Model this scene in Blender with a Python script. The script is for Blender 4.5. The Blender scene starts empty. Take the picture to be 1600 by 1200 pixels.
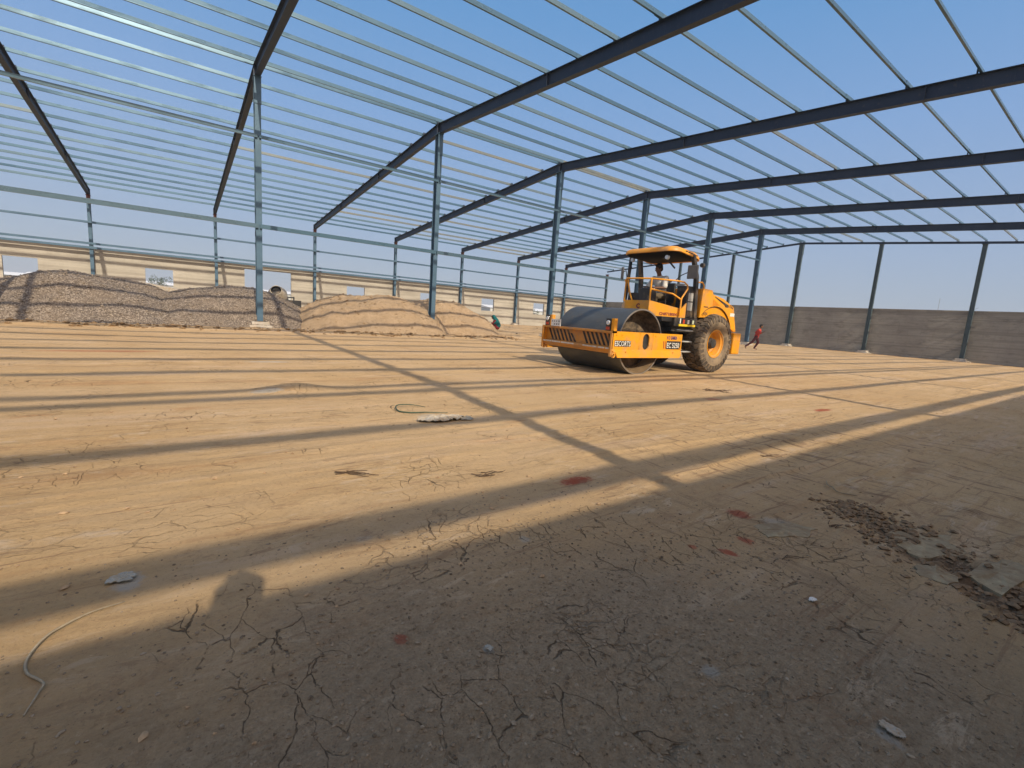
import bpy, bmesh, math, random
import numpy as np
from mathutils import Vector, Matrix, Quaternion
random.seed(7)
R = math.radians
scene = bpy.context.scene
col = scene.collection

# ---------------------------------------------------------------- camera, world, sun, exposure
CAM_H = 1.206
YAW, PITCH, ROLL = 0.9421486521, 0.1483945004, 0.0692803737
def cam_basis():
    cy, sy, cp, sp = math.cos(YAW), math.sin(YAW), math.cos(PITCH), math.sin(PITCH)
    f = Vector((-sy*cp, cy*cp, -sp)); r = Vector((cy, sy, 0)); u = r.cross(f)
    cr, sr = math.cos(ROLL), math.sin(ROLL)
    return r*cr+u*sr, u*cr-r*sr, f
cr_, cu_, cf_ = cam_basis()
cam_data = bpy.data.cameras.new("camera")
cam_data.sensor_width = 36.0
cam_data.lens = 724.823/1600*36.0
cam_data.clip_start = 0.02
cam_data.clip_end = 6000
cam = bpy.data.objects.new("camera", cam_data)
col.objects.link(cam)
M = Matrix((cr_, cu_, -cf_)).transposed().to_4x4()
M.translation = Vector((0, 0, CAM_H))
cam.matrix_world = M
scene.camera = cam

SUN_DIR = Vector((1.34, -0.10, 1.0)).normalized()      # towards the sun
SUN_ELEV = math.asin(SUN_DIR.z)
SUN_AZ = math.atan2(SUN_DIR.x, SUN_DIR.y)              # clockwise from +Y
world = bpy.data.worlds.new("World"); scene.world = world
world.use_nodes = True
wn = world.node_tree; wn.nodes.clear()
w_out = wn.nodes.new("ShaderNodeOutputWorld"); w_bg = wn.nodes.new("ShaderNodeBackground")
w_sky = wn.nodes.new("ShaderNodeTexSky")
w_sky.sky_type = 'NISHITA'; w_sky.sun_disc = False
w_sky.sun_elevation = SUN_ELEV; w_sky.sun_rotation = SUN_AZ
w_sky.air_density = 1.0; w_sky.dust_density = 1.3; w_sky.ozone_density = 1.5; w_sky.altitude = 0
w_bg.inputs['Strength'].default_value = 0.115
# hazy air: the clear sky model blended with a pale dusty gradient; broad warm sun glow added as fill for the shade
def wnode(t_, **kw):
    n = wn.nodes.new(t_)
    for k_, v_ in kw.items(): setattr(n, k_, v_)
    return n
w_tc = wnode('ShaderNodeTexCoord'); w_nm = wnode('ShaderNodeVectorMath', operation='NORMALIZE'); wn.links.new(w_tc.outputs['Generated'], w_nm.inputs[0])
w_sep = wnode('ShaderNodeSeparateXYZ'); wn.links.new(w_nm.outputs[0], w_sep.inputs[0])
w_ramp = wnode('ShaderNodeValToRGB'); wn.links.new(w_sep.outputs[2], w_ramp.inputs[0])
def s2l(c, k=1/(.115*1.19)): return tuple(((v/255+.055)/1.055)**2.4*k if v > 10 else v/255/12.92*k for v in c)
w_stops = [(0.0, (168, 182, 199)), (.05, (164, 180, 200)), (.16, (154, 177, 210)), (.33, (132, 169, 217)), (.5, (104, 157, 212)), (.72, (94, 146, 202)), (1.0, (90, 140, 196))]
w_e = w_ramp.color_ramp.elements
while len(w_e) < len(w_stops): w_e.new(.5)
for i_, (p_, c_) in enumerate(w_stops): w_e[i_].position = p_; w_e[i_].color = (*s2l(c_, 1.0), 1)
w_scl = wnode('ShaderNodeVectorMath', operation='SCALE'); w_scl.inputs['Scale'].default_value = 1/(.115*1.19); wn.links.new(w_ramp.outputs[0], w_scl.inputs[0])
w_mix = wnode('ShaderNodeMix', data_type='RGBA'); w_mix.inputs[0].default_value = .92
wn.links.new(w_sky.outputs[0], w_mix.inputs[6]); wn.links.new(w_scl.outputs[0], w_mix.inputs[7])
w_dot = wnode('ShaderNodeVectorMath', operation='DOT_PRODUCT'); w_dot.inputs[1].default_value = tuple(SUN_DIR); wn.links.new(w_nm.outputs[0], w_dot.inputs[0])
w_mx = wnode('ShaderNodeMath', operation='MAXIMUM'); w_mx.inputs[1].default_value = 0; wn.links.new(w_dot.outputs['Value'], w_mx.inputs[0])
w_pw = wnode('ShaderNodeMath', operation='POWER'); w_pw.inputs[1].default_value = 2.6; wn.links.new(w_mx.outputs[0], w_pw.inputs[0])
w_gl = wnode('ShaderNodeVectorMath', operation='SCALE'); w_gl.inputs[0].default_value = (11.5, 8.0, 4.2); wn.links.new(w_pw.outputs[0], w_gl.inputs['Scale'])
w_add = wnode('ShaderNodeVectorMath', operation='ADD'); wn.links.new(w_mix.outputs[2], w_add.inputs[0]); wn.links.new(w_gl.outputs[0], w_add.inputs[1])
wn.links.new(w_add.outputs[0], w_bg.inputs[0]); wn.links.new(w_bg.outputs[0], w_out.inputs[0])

sun_data = bpy.data.lights.new("sun", 'SUN')
sun_data.energy = 3.5; sun_data.angle = R(0.6); sun_data.color = (1.0, 0.86, 0.66)
sun = bpy.data.objects.new("sun", sun_data); col.objects.link(sun)
sun.rotation_euler = SUN_DIR.to_track_quat('Z', 'Y').to_euler()
sun.location = SUN_DIR*60

scene.view_settings.view_transform = 'Standard'
scene.view_settings.look = 'None'
scene.view_settings.exposure = 0.25
scene.view_settings.gamma = 1.0
scene.render.resolution_x = 1024; scene.render.resolution_y = 768

# ---------------------------------------------------------------- building numbers (metres)
XR = -21.05            # ridge line
WH = 24.15             # half span
XL, XE = XR-WH, XR+WH  # left and right eave lines
Y1, BAY = 2.66, 7.484
def FY(i): return Y1+BAY*(i-1)
ZR, ZE = 9.68, 7.855   # rafter top at the ridge and at the eaves
SL = (ZR-ZE)/WH
def zroof(x): return ZR-SL*abs(x-XR)
F0, F1 = -2, 7

# ---------------------------------------------------------------- helpers
def tag(o, label=None, cat=None, group=None, kind=None):
    if label: o['label'] = label
    if cat: o['category'] = cat
    if group: o['group'] = group
    if kind: o['kind'] = kind
    return o
def empty(name, loc, label, cat, group=None):
    o = bpy.data.objects.new(name, None); col.objects.link(o); o.location = loc
    o.empty_display_size = 0.3
    return tag(o, label, cat, group)
def wloc(o):
    v = Vector((0, 0, 0))
    while o is not None: v = v+o.location; o = o.parent
    return v
def link_mesh(name, me, mats, parent=None, loc=None):
    if not isinstance(mats, (list, tuple)): mats = [mats]
    for m in mats: me.materials.append(m)
    o = bpy.data.objects.new(name, me); col.objects.link(o)
    if parent is not None:
        o.parent = parent; me.transform(Matrix.Translation(-wloc(parent)))
    elif loc is not None:
        me.transform(Matrix.Translation(-Vector(loc))); o.location = loc
    return o
class MB:
    """collects shapes (world coordinates) for ONE mesh"""
    def __init__(s): s.bm = bmesh.new(); s.mi = 0
    def face(s, vs):
        try:
            f = s.bm.faces.new(vs); f.material_index = s.mi; return f
        except ValueError: return None
    def hull8(s, pts):
        v = [s.bm.verts.new(p) for p in pts]
        for q in ((0,3,2,1),(4,5,6,7),(0,1,5,4),(1,2,6,5),(2,3,7,6),(3,0,4,7)): s.face([v[i] for i in q])
        return v
    def box(s, x0, x1, y0, y1, z0, z1):
        if x0 > x1: x0, x1 = x1, x0
        if y0 > y1: y0, y1 = y1, y0
        if z0 > z1: z0, z1 = z1, z0
        return s.hull8([(x0,y0,z0),(x1,y0,z0),(x1,y1,z0),(x0,y1,z0),(x0,y0,z1),(x1,y0,z1),(x1,y1,z1),(x0,y1,z1)])
    def prism(s, prof, a0, a1, axis='x'):
        """profile polygon extruded along an axis. axis x: prof=(y,z); y: (x,z); z: (x,y)"""
        def P(a, p):
            return {'x': (a, p[0], p[1]), 'y': (p[0], a, p[1]), 'z': (p[0], p[1], a)}[axis]
        A = [s.bm.verts.new(P(a0, p)) for p in prof]; B = [s.bm.verts.new(P(a1, p)) for p in prof]
        n = len(prof)
        fa = s.face(A); fb = s.face(B[::-1])
        for i in range(n): s.face([A[i], B[i], B[(i+1) % n], A[(i+1) % n]])
        return A, B
    def ribbon(s, prof, path):
        """closed profile polygon given per path station as list of 3d points"""
        rows = [[s.bm.verts.new(p) for p in st] for st in path]
        n = len(rows[0])
        s.face(rows[0]); s.face(rows[-1][::-1])
        for a, b in zip(rows[:-1], rows[1:]):
            for i in range(n): s.face([a[i], b[i], b[(i+1) % n], a[(i+1) % n]])
    def tube(s, pts, r, seg=8, caps=True):
        pts = [Vector(p) for p in pts]; rows = []
        rr = r if isinstance(r, (list, tuple)) else [r]*len(pts)
        up = None
        for i, p in enumerate(pts):
            d = (pts[min(i+1, len(pts)-1)]-pts[max(i-1, 0)]).normalized()
            if up is None:
                up = Vector((0, 0, 1)) if abs(d.z) < .9 else Vector((1, 0, 0))
            a = d.cross(up).normalized(); b = a.cross(d).normalized(); up = b
            rows.append([s.bm.verts.new(p+(a*math.cos(t)+b*math.sin(t))*rr[i]) for t in [2*math.pi*k/seg for k in range(seg)]])
        for A, B in zip(rows[:-1], rows[1:]):
            for k in range(seg): s.face([A[k], A[(k+1) % seg], B[(k+1) % seg], B[k]])
        if caps: s.face(rows[0][::-1]); s.face(rows[-1])
    def lathe(s, prof, c, axis='x', seg=48, a0=0, a1=2*math.pi, close=False):
        """prof: list of (along, radius)"""
        full = abs(a1-a0-2*math.pi) < 1e-6
        n = seg if full else seg+1
        rows = []
        for k in range(n):
            t = a0+(a1-a0)*k/seg; row = []
            for a, rad in prof:
                if axis == 'x': p = (c[0]+a, c[1]+rad*math.cos(t), c[2]+rad*math.sin(t))
                elif axis == 'y': p = (c[0]+rad*math.cos(t), c[1]+a, c[2]+rad*math.sin(t))
                else: p = (c[0]+rad*math.cos(t), c[1]+rad*math.sin(t), c[2]+a)
                row.append(s.bm.verts.new(p))
            rows.append(row)
        m = len(prof)
        for k in range(n if full else n-1):
            A, B = rows[k], rows[(k+1) % n]
            for i in range(m if close else m-1): s.face([A[i], B[i], B[(i+1) % m], A[(i+1) % m]])
    def build(s, name, mats, parent=None, loc=None, smooth=None, bevel=0, jitter=0):
        bm = s.bm
        bmesh.ops.remove_doubles(bm, verts=bm.verts, dist=1e-5)
        bmesh.ops.recalc_face_normals(bm, faces=bm.faces)
        if bevel:
            es = [e for e in bm.edges if len(e.link_faces) == 2 and e.calc_face_angle(0) > R(35)]
            bmesh.ops.bevel(bm, geom=es, offset=bevel, segments=2, affect='EDGES', profile=.5, clamp_overlap=True)
        me = bpy.data.meshes.new(name); bm.to_mesh(me); bm.free()
        if smooth:
            for p in me.polygons: p.use_smooth = True
            me.set_sharp_from_angle(angle=R(smooth))
        return link_mesh(name, me, mats, parent, loc)

# value noise (numpy)
def _h(ix, iy, seed):
    n = (ix.astype(np.int64)*374761393+iy.astype(np.int64)*668265263+seed*974634777) & 0xffffffff
    n = ((n ^ (n >> 13))*1274126177) & 0xffffffff
    n = (n ^ (n >> 16)) & 0xffffffff
    return n/4294967295.0
def vnoise(x, y, seed=0):
    ix, iy = np.floor(x), np.floor(y); fx, fy = x-ix, y-iy
    fx = fx*fx*fx*(fx*(fx*6-15)+10); fy = fy*fy*fy*(fy*(fy*6-15)+10)
    ix = ix.astype(np.int64); iy = iy.astype(np.int64)
    a, b, c, d = _h(ix, iy, seed), _h(ix+1, iy, seed), _h(ix, iy+1, seed), _h(ix+1, iy+1, seed)
    return (a*(1-fx)+b*fx)*(1-fy)+(c*(1-fx)+d*fx)*fy
def fbm(x, y, seed=0, oct=4, gain=.5):
    t = 0; a = 1; tot = 0
    for k in range(oct):
        t = t+a*(vnoise(x*2**k+17.3*k, y*2**k-9.1*k, seed+k)*2-1); tot += a; a *= gain
    return t/tot
def sstep(a, b, x):
    t = np.clip((x-a)/(b-a), 0, 1); return t*t*(3-2*t)

# ---------------------------------------------------------------- materials
class NT:
    def __init__(s, name):
        s.m = bpy.data.materials.new(name); s.m.use_nodes = True
        s.t = s.m.node_tree; s.n = s.t.nodes; s.l = s.t.links
        s.b = s.n['Principled BSDF']; s.out = s.n['Material Output']
        s._co = None
    def co(s):
        if s._co is None: s._co = s.n.new('ShaderNodeTexCoord').outputs['Object']
        return s._co
    def map(s, scale=(1,1,1), rot=(0,0,0), loc=(0,0,0), src=None):
        m = s.n.new('ShaderNodeMapping'); m.inputs['Scale'].default_value = scale
        m.inputs['Rotation'].default_value = rot; m.inputs['Location'].default_value = loc
        s.l.new(src or s.co(), m.inputs[0]); return m.outputs[0]
    def noise(s, sc, det=4, rough=.55, vec=None, dist=0):
        n = s.n.new('ShaderNodeTexNoise'); n.inputs['Scale'].default_value = sc
        n.inputs['Detail'].default_value = det; n.inputs['Roughness'].default_value = rough
        n.inputs['Distortion'].default_value = dist
        s.l.new(vec or s.co(), n.inputs['Vector']); return n.outputs['Fac']
    def voro(s, sc, feat='F1', vec=None, out='Distance', rnd=1):
        n = s.n.new('ShaderNodeTexVoronoi'); n.feature = feat; n.inputs['Scale'].default_value = sc
        n.inputs['Randomness'].default_value = rnd
        s.l.new(vec or s.co(), n.inputs['Vector']); return n.outputs[out]
    def ramp(s, fac, stops, interp='LINEAR'):
        r = s.n.new('ShaderNodeValToRGB'); r.color_ramp.interpolation = interp
        e = r.color_ramp.elements
        while len(e) < len(stops): e.new(.5)
        for i, (p, c) in enumerate(stops):
            e[i].position = p; e[i].color = (*c, 1) if len(c) == 3 else c
        s.l.new(fac, r.inputs[0]); return r.outputs[0]
    def sm(s, fac, a, b, lo=0., hi=1.):
        r = s.n.new('ShaderNodeMapRange'); r.interpolation_type = 'SMOOTHSTEP'
        r.inputs[1].default_value = a; r.inputs[2].default_value = b
        r.inputs[3].default_value = lo; r.inputs[4].default_value = hi
        s.l.new(fac, r.inputs[0]); return r.outputs[0]
    def math(s, op, a, b=None, c=None):
        n = s.n.new('ShaderNodeMath'); n.operation = op
        for i, v in enumerate((a, b, c)):
            if v is None: continue
            if isinstance(v, (int, float)): n.inputs[i].default_value = v
            else: s.l.new(v, n.inputs[i])
        return n.outputs[0]
    def mix(s, fac, a, b, mode='MIX'):
        n = s.n.new('ShaderNodeMix'); n.data_type = 'RGBA'; n.blend_type = mode
        for i, v in ((0, fac), (6, a), (7, b)):
            if isinstance(v, (int, float)): n.inputs[i].default_value = v
            elif isinstance(v, tuple): n.inputs[i].default_value = (*v, 1)
            else: s.l.new(v, n.inputs[i])
        return n.outputs[2]
    def bump(s, h, strength=.5, dist=.01, prev=None):
        n = s.n.new('ShaderNodeBump'); n.inputs['Strength'].default_value = strength
        n.inputs['Distance'].default_value = dist; s.l.new(h, n.inputs['Height'])
        if prev is not None: s.l.new(prev, n.inputs['Normal'])
        return n.outputs[0]
    def set(s, color=None, rough=None, metal=None, normal=None, spec=None):
        for k, v in (('Base Color', color), ('Roughness', rough), ('Metallic', metal), ('Normal', normal), ('Specular IOR Level', spec)):
            if v is None: continue
            if isinstance(v, tuple): s.b.inputs[k].default_value = (*v, 1)
            elif isinstance(v, (int, float)): s.b.inputs[k].default_value = v
            else: s.l.new(v, s.b.inputs[k])
        return s.m
def simple(name, c, rough=.6, metal=0., var=.15, sc=6., spec=.4, dust=None, dustamt=.3, bump=0.):
    t = NT(name)
    n = t.noise(sc, 5, .6)
    lo = tuple(max(0, v*(1-var)) for v in c); hi = tuple(min(1, v*(1+var)) for v in c)
    colr = t.ramp(n, [(.3, lo), (.7, hi)])
    if dust:
        d = t.noise(sc*.6, 6, .7, t.map((1, 1, 1), loc=(3, 5, 7)))
        colr = t.mix(t.sm(d, .60-dustamt*.5, .85-dustamt*.3), colr, dust)
    nm = None
    if bump: nm = t.bump(t.noise(sc*8, 4, .6), .5, bump)
    return t.set(colr, rough, metal, nm, spec)

DUST = (.42, .31, .20)
m_blue = None
def mat_steel(name, base, lighter, rust=.25):
    t = NT(name)
    n = t.noise(1.2, 6, .65); n2 = t.noise(9, 4, .6)
    c = t.ramp(n, [(.3, base), (.7, lighter)])  # noise mixes a darker and a lighter paint tone
    c = t.mix(t.sm(n2, .58, .75, 0, rust), c, (.16, .12, .09))
    st = t.noise(3, 4, .7, t.map((6, 6, .4)))
    c = t.mix(t.sm(st, .6, .8, 0, .3), c, (.20, .26, .29))
    return t.set(c, .55, .15, t.bump(n2, .2, .004))
m_col = mat_steel('column_paint', (.045, .105, .17), (.08, .155, .235))
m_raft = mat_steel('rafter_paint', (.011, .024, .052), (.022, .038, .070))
m_gcol = mat_steel('gable_column_paint', (.05, .085, .10), (.08, .12, .135))
m_rust = mat_steel('red_primer', (.10, .032, .02), (.16, .05, .03))

def mat_galv(name, stops, lightstreak=.4):
    t = NT(name)
    sep = t.n.new('ShaderNodeSeparateXYZ'); t.l.new(t.co(), sep.inputs[0])
    oi = t.n.new('ShaderNodeObjectInfo')
    cell = t.math('FLOOR', t.math('DIVIDE', sep.outputs[1], BAY))
    w = t.n.new('ShaderNodeTexWhiteNoise'); w.noise_dimensions = '2D'
    cb = t.n.new('ShaderNodeCombineXYZ'); t.l.new(cell, cb.inputs[0]); t.l.new(t.math('MULTIPLY', oi.outputs['Random'], 91.7), cb.inputs[1])
    t.l.new(cb.outputs[0], w.inputs[0])
    c = t.ramp(w.outputs[0], stops)
    n = t.noise(2.2, 5, .65, t.map((1, .3, 1)))
    c = t.mix(t.sm(n, .35, .7, 0, .45), c, (.06, .13, .20))
    n2 = t.noise(14, 3, .6, t.map((1, .2, 1)))
    c = t.mix(t.sm(n2, .62, .8, 0, lightstreak*.7), c, (.26, .29, .29))
    return t.set(c, t.sm(n, .3, .7, .18, .40), .32, t.bump(n2, .15, .004))
m_galv = mat_galv('galvanised_steel', [(0, (.055, .125, .20)), (.6, (.08, .165, .245)), (.82, (.12, .20, .26)), (.92, (.22, .225, .19)), (1, (.15, .20, .225))])
m_girt = mat_galv('girt_steel', [(0, (.05, .11, .165)), (.65, (.07, .14, .195)), (.85, (.10, .15, .185)), (1, (.08, .13, .165))], .2)


def mat_ground():
    t = NT('compacted_clay')
    sep = t.n.new('ShaderNodeSeparateXYZ'); t.l.new(t.co(), sep.inputs[0]); X, Y = sep.outputs[0], sep.outputs[1]
    def blob(cx, cy, rx, ry, amp, sc, edge=(.75, 1.05), rot=0.):
        """1 inside an uneven blob"""
        c, s_ = math.cos(rot), math.sin(rot)
        dx = t.math('SUBTRACT', X, cx); dy = t.math('SUBTRACT', Y, cy)
        u = t.math('DIVIDE', t.math('ADD', t.math('MULTIPLY', dx, c), t.math('MULTIPLY', dy, s_)), rx)
        v = t.math('DIVIDE', t.math('SUBTRACT', t.math('MULTIPLY', dy, c), t.math('MULTIPLY', dx, s_)), ry)
        d = t.math('SQRT', t.math('ADD', t.math('MULTIPLY', u, u), t.math('MULTIPLY', v, v)))
        n = t.noise(sc, 5, .65)
        d = t.math('ADD', d, t.math('MULTIPLY', t.math('SUBTRACT', n, .5), amp))
        return t.sm(d, edge[0], edge[1], 1, 0)
    big = t.noise(.35, 5, .6, dist=.5)
    base = t.ramp(big, [(.25, (.52, .34, .165)), (.5, (.58, .395, .205)), (.75, (.64, .455, .26))])
    streak = t.noise(1.3, 6, .7, t.map((1.6, .16, 1), rot=(0, 0, .03)))
    base = t.mix(t.sm(streak, .5, .72, 0, .6), base, (.68, .50, .34))
    base = t.mix(t.sm(streak, .46, .28, 0, .65), base, (.40, .235, .115))
    fine = t.noise(14, 6, .75)
    base = t.mix(t.sm(fine, .5, .8, 0, .45), base, (.36, .23, .13))
    pale = t.noise(2.3, 6, .7, t.map((1, .35, 1), loc=(8, 3, 0)))
    base = t.mix(t.sm(pale, .62, .72, 0, .45), base, (.66, .55, .43))
    orange = t.noise(1.1, 6, .75, t.map((1, .4, 1), loc=(1, 33, 0)))
    base = t.mix(t.sm(orange, .58, .70, 0, .55), base, (.46, .235, .10))
    # trodden grey-brown gravelly ground in front of the camera
    gz = blob(-.50, .95, 1.5, 1.95, .75, 1.6, (.55, 1.05), rot=-.35)
    gn = t.noise(30, 5, .8)
    gcol = t.ramp(gn, [(.32, (.15, .115, .075)), (.46, (.33, .255, .165)), (.60, (.46, .36, .24)), (.74, (.62, .51, .37))])
    gf = t.noise(95, 4, .8); gcol = t.mix(t.sm(gf, .55, .68, 0, .7), gcol, (.44, .35, .245)); gcol = t.mix(t.sm(gf, .45, .33, 0, .8), gcol, (.07, .052, .034))
    gv = t.voro(75, 'F1', out='Color')
    gsep = t.n.new('ShaderNodeSeparateColor'); t.l.new(gv, gsep.inputs[0])
    gcol = t.mix(t.sm(gsep.outputs[0], .7, .95, 0, .5), gcol, (.36, .285, .19))
    gb = t.noise(1.8, 4, .6, t.map((1, 1, 1), loc=(5, 1, 0)))
    gcol = t.mix(t.sm(gb, .5, .65, 0, .4), gcol, (.32, .26, .18))
    base = t.mix(t.math('MULTIPLY', gz, .88), base, gcol)
    near = blob(-.4, 1.6, 2.6, 3.6, .6, 1.1, (.5, 1.1))
    base = t.mix(t.math('MULTIPLY', near, .35), base, (.33, .235, .145))
    spk = t.noise(42, 6, .85); base = t.mix(t.sm(spk, .47, .33, 0, .5), base, (.20, .13, .08)); base = t.mix(t.sm(spk, .56, .70, 0, .4), base, (.66, .52, .38))
    # dark broken strip at right
    dk = blob(-.35, 3.35, .95, .22, .9, 5, (.5, 1.1), rot=-.62)
    base = t.mix(t.math('MULTIPLY', dk, .8), base, (.085, .055, .038))
    tr = t.noise(2.6, 7, .8, t.map((.55, 3.0, 1), rot=(0, 0, .12)), dist=.3)
    trm = t.math('MULTIPLY', blob(-1.2, 5.5, 2.6, 3.6, .5, .9, (.5, 1.1)), t.sm(tr, .52, .64, 0, .75))
    base = t.mix(trm, base, (.15, .09, .055))
    # red oxide powder spilt on the clay
    for cx, cy, rx, ry, rot, a in ((-2.40, 2.40, .085, .20, .0, .85), (-1.45, 2.98, .10, .09, .3, .7), (-1.22, 2.63, .06, .05, 0, .7), (-1.20, 2.40, .07, .04, .5, .75),
                                   (-3.09, 8.6, .10, .35, 0, .8), (-4.3, 7.4, .12, .25, 0, .5), (-1.45, .63, .04, .03, .4, .6), (-1.33, 2.28, .03, .03, 0, .6), (-11.5, -1.2, .2, 1.2, 0, .45)):
        base = t.mix(t.math('MULTIPLY', blob(cx, cy, rx, ry, 1.1, 26 if rx < .3 else 5, (.45, 1.0), rot), a), base, (.36, .055, .028))
    # pale dried cement splashes
    for cx, cy, rx, ry, a in ((-2.33, -.20, .10, .07, .7), (-1.22, 3.05, .13, .12, .45), (-4.6, 2.30, .22, .25, .6), (-1.24, .88, .03, .025, .8), (-.3, 1.75, .05, .03, .6), (-.9, .2, .05, .03, .4), (-1.85, 1.5, .05, .04, .4), (-2.25, .75, .04, .06, .3),
                              (-9.8, 1.4, .12, .5, .6), (-.75, 1.5, .04, .05, .5), (-6.6, .9, .1, .25, .7)):
        base = t.mix(t.math('MULTIPLY', blob(cx, cy, rx, ry, 1.2, 22, (.4, 1.0)), a), base, (.46, .45, .40))
    # drying cracks
    wn_ = t.n.new('ShaderNodeTexNoise'); wn_.inputs['Scale'].default_value = 6; wn_.inputs['Detail'].default_value = 4
    t.l.new(t.co(), wn_.inputs['Vector'])
    wv = t.n.new('ShaderNodeVectorMath'); wv.operation = 'MULTIPLY_ADD'
    wv.inputs[1].default_value = (.16, .16, 0); t.l.new(wn_.outputs['Color'], wv.inputs[0]); t.l.new(t.co(), wv.inputs[2])
    ck = t.voro(5.0, 'DISTANCE_TO_EDGE', t.map((.75, 1.7, 1), rot=(0, 0, .62), src=wv.outputs[0]))
    nrc = blob(-1.35, 1.2, 1.1, 2.2, .5, 1.5, (.4, 1.2))
    ckm = t.math('MULTIPLY', t.sm(t.math('ADD', t.noise(1.1, 3, .5, t.map(loc=(4, 9, 0))), t.math('MULTIPLY', nrc, .085)), .545, .63), t.sm(t.noise(6, 4, .7), .42, .54))
    crk = t.math('MULTIPLY', t.sm(ck, .002, .015, 1, 0), ckm)
    ck2 = t.voro(8, 'DISTANCE_TO_EDGE', t.map((1.4, .6, 1), rot=(0, 0, .9), src=wv.outputs[0]))
    ckm2 = t.sm(t.noise(1.3, 3, .5, t.map(loc=(14, 2, 0))), .55, .66)
    crk2 = t.math('MULTIPLY', t.sm(ck2, .004, .03, 1, 0), ckm2)
    crk = t.math('MAXIMUM', crk, t.math('MULTIPLY', crk2, .42))
    base = t.mix(t.math('MULTIPLY', crk, .7), base, (.075, .05, .032))
    # scuffed flakes and little pits
    sc_ = t.noise(5.5, 7, .8, t.map((1.5, .45, 1), rot=(0, 0, .1), loc=(7, 7, 0)), dist=.8)
    scm = t.sm(t.noise(.55, 4, .6, t.map(loc=(2, 6, 0))), .42, .62)
    base = t.mix(t.math('MULTIPLY', t.sm(sc_, .545, .60, 0, .55), scm), base, (.30, .185, .105))
    base = t.mix(t.math('MULTIPLY', t.sm(sc_, .45, .40, 0, .5), scm), base, (.68, .53, .37))
    ln_ = t.noise(3.2, 7, .75, t.map((4.5, .22, 1), rot=(0, 0, -.04), loc=(17, 3, 0)))
    base = t.mix(t.math('MULTIPLY', t.sm(ln_, .575, .64, 0, .75), t.sm(t.noise(.3, 3, .6, t.map(loc=(9, 1, 0))), .36, .55)), base, (.27, .165, .095))
    # wheel and drum marks running with the hall
    h1 = t.noise(70, 8, .85)
    h2 = t.noise(5, 6, .7, t.map((1, .3, 1)))
    nb = t.bump(streak, .35, .05)
    nb = t.bump(h2, .6, .04, nb)
    nb = t.bump(sc_, .7, .03, nb)
    nb = t.bump(h1, .9, .012, nb)
    nb = t.bump(t.math('MULTIPLY', t.voro(75, 'F1'), gz), .6, .006, nb)
    nb = t.bump(crk, 1, -.02, nb)
    # outside the walls: dull fields
    outm = t.math('MAXIMUM', t.sm(X, -46.0, -47.5), t.math('MAXIMUM', t.sm(Y, 48.2, 50), t.sm(X, 4, 6)))
    fld = t.ramp(t.noise(.02, 4, .6), [(.35, (.16, .14, .07)), (.6, (.30, .24, .15))])
    base = t.mix(outm, base, fld)
    return t.set(base, .93, 0, nb, .15)
m_ground = mat_ground()

def mat_plaster(name, a, b, c_dark, line=1.0, spec=.2):
    t = NT(name)
    n = t.noise(.6, 6, .65, t.map((1, .5, 1.6)))
    c = t.ramp(n, [(.3, a), (.7, b)])
    n2 = t.noise(1.1, 6, .75, t.map((1, .35, 2.5), loc=(4, 4, 4)))
    c = t.mix(t.sm(n2, .5, .68, 0, .6), c, c_dark)
    sep = t.n.new('ShaderNodeSeparateXYZ'); t.l.new(t.co(), sep.inputs[0])
    fr = t.math('FRACT', t.math('MULTIPLY', t.math('ADD', sep.outputs[2], t.math('MULTIPLY', t.noise(2, 3, .5), .02)), 1/.21))
    ln = t.sm(fr, .0, .09, line, 0)
    c = t.mix(t.math('MULTIPLY', ln, .5), c, c_dark)
    band = t.noise(1.0, 3, .6, t.map((.05, .05, 5.0), loc=(3, 3, 3))); c = t.mix(t.sm(band, .5, .62, 0, .45), c, c_dark)
    drip = t.noise(2.2, 5, .7, t.map((2.5, 2.5, .15)))
    c = t.mix(t.sm(drip, .56, .72, 0, .35), c, c_dark)
    nb = t.bump(t.noise(8, 6, .7), .6, .02)
    nb = t.bump(ln, .3, -.01, nb)
    return t.set(c, .92, 0, nb, spec)
m_lwall = mat_plaster('beige_plaster', (.37, .352, .31), (.51, .485, .425), (.27, .248, .21))  # plain beige tone of the long walls
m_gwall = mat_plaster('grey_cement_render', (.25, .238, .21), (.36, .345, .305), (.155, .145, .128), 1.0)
m_conc = simple('concrete', (.46, .43, .38), .9, 0, .2, 5, .2, (.45, .33, .22), .35, .01)

def mat_gravel():
    t = NT('crushed_stone')
    v = t.voro(32, 'F1', t.map((1, 1, 1.2)), 'Color'); sp = t.n.new('ShaderNodeSeparateColor'); t.l.new(v, sp.inputs[0])
    c = t.ramp(sp.outputs[0], [(0, (.075, .062, .052)), (.4, (.20, .162, .13)), (.75, (.31, .255, .205)), (1, (.50, .43, .355))])
    c = t.mix(t.sm(t.noise(.8, 5, .6), .4, .7, 0, .4), c, (.27, .21, .155))
    d = t.voro(32, 'F1', t.map((1, 1, 1.2)))
    nb = t.bump(d, 1, -.03); nb = t.bump(t.noise(60, 3, .7), .6, .01, nb)
    return t.set(c, .95, 0, nb, .1)
m_gravel = mat_gravel()
def mat_sand(name, a, b, c2):
    t = NT(name)
    c = t.ramp(t.noise(2.4, 6, .7), [(.3, a), (.7, b)])
    c = t.mix(t.sm(t.noise(5.5, 5, .75, t.map((1, 1.4, .6))), .56, .72, 0, .6), c, c2)
    nb = t.bump(t.noise(6, 8, .85), 1, .16); nb = t.bump(t.noise(26, 4, .8), .9, .04, nb)
    return t.set(c, .95, 0, nb, .15)
m_sand = mat_sand('sand_heap_material', (.52, .37, .225), (.66, .49, .32), (.36, .225, .125))
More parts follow.
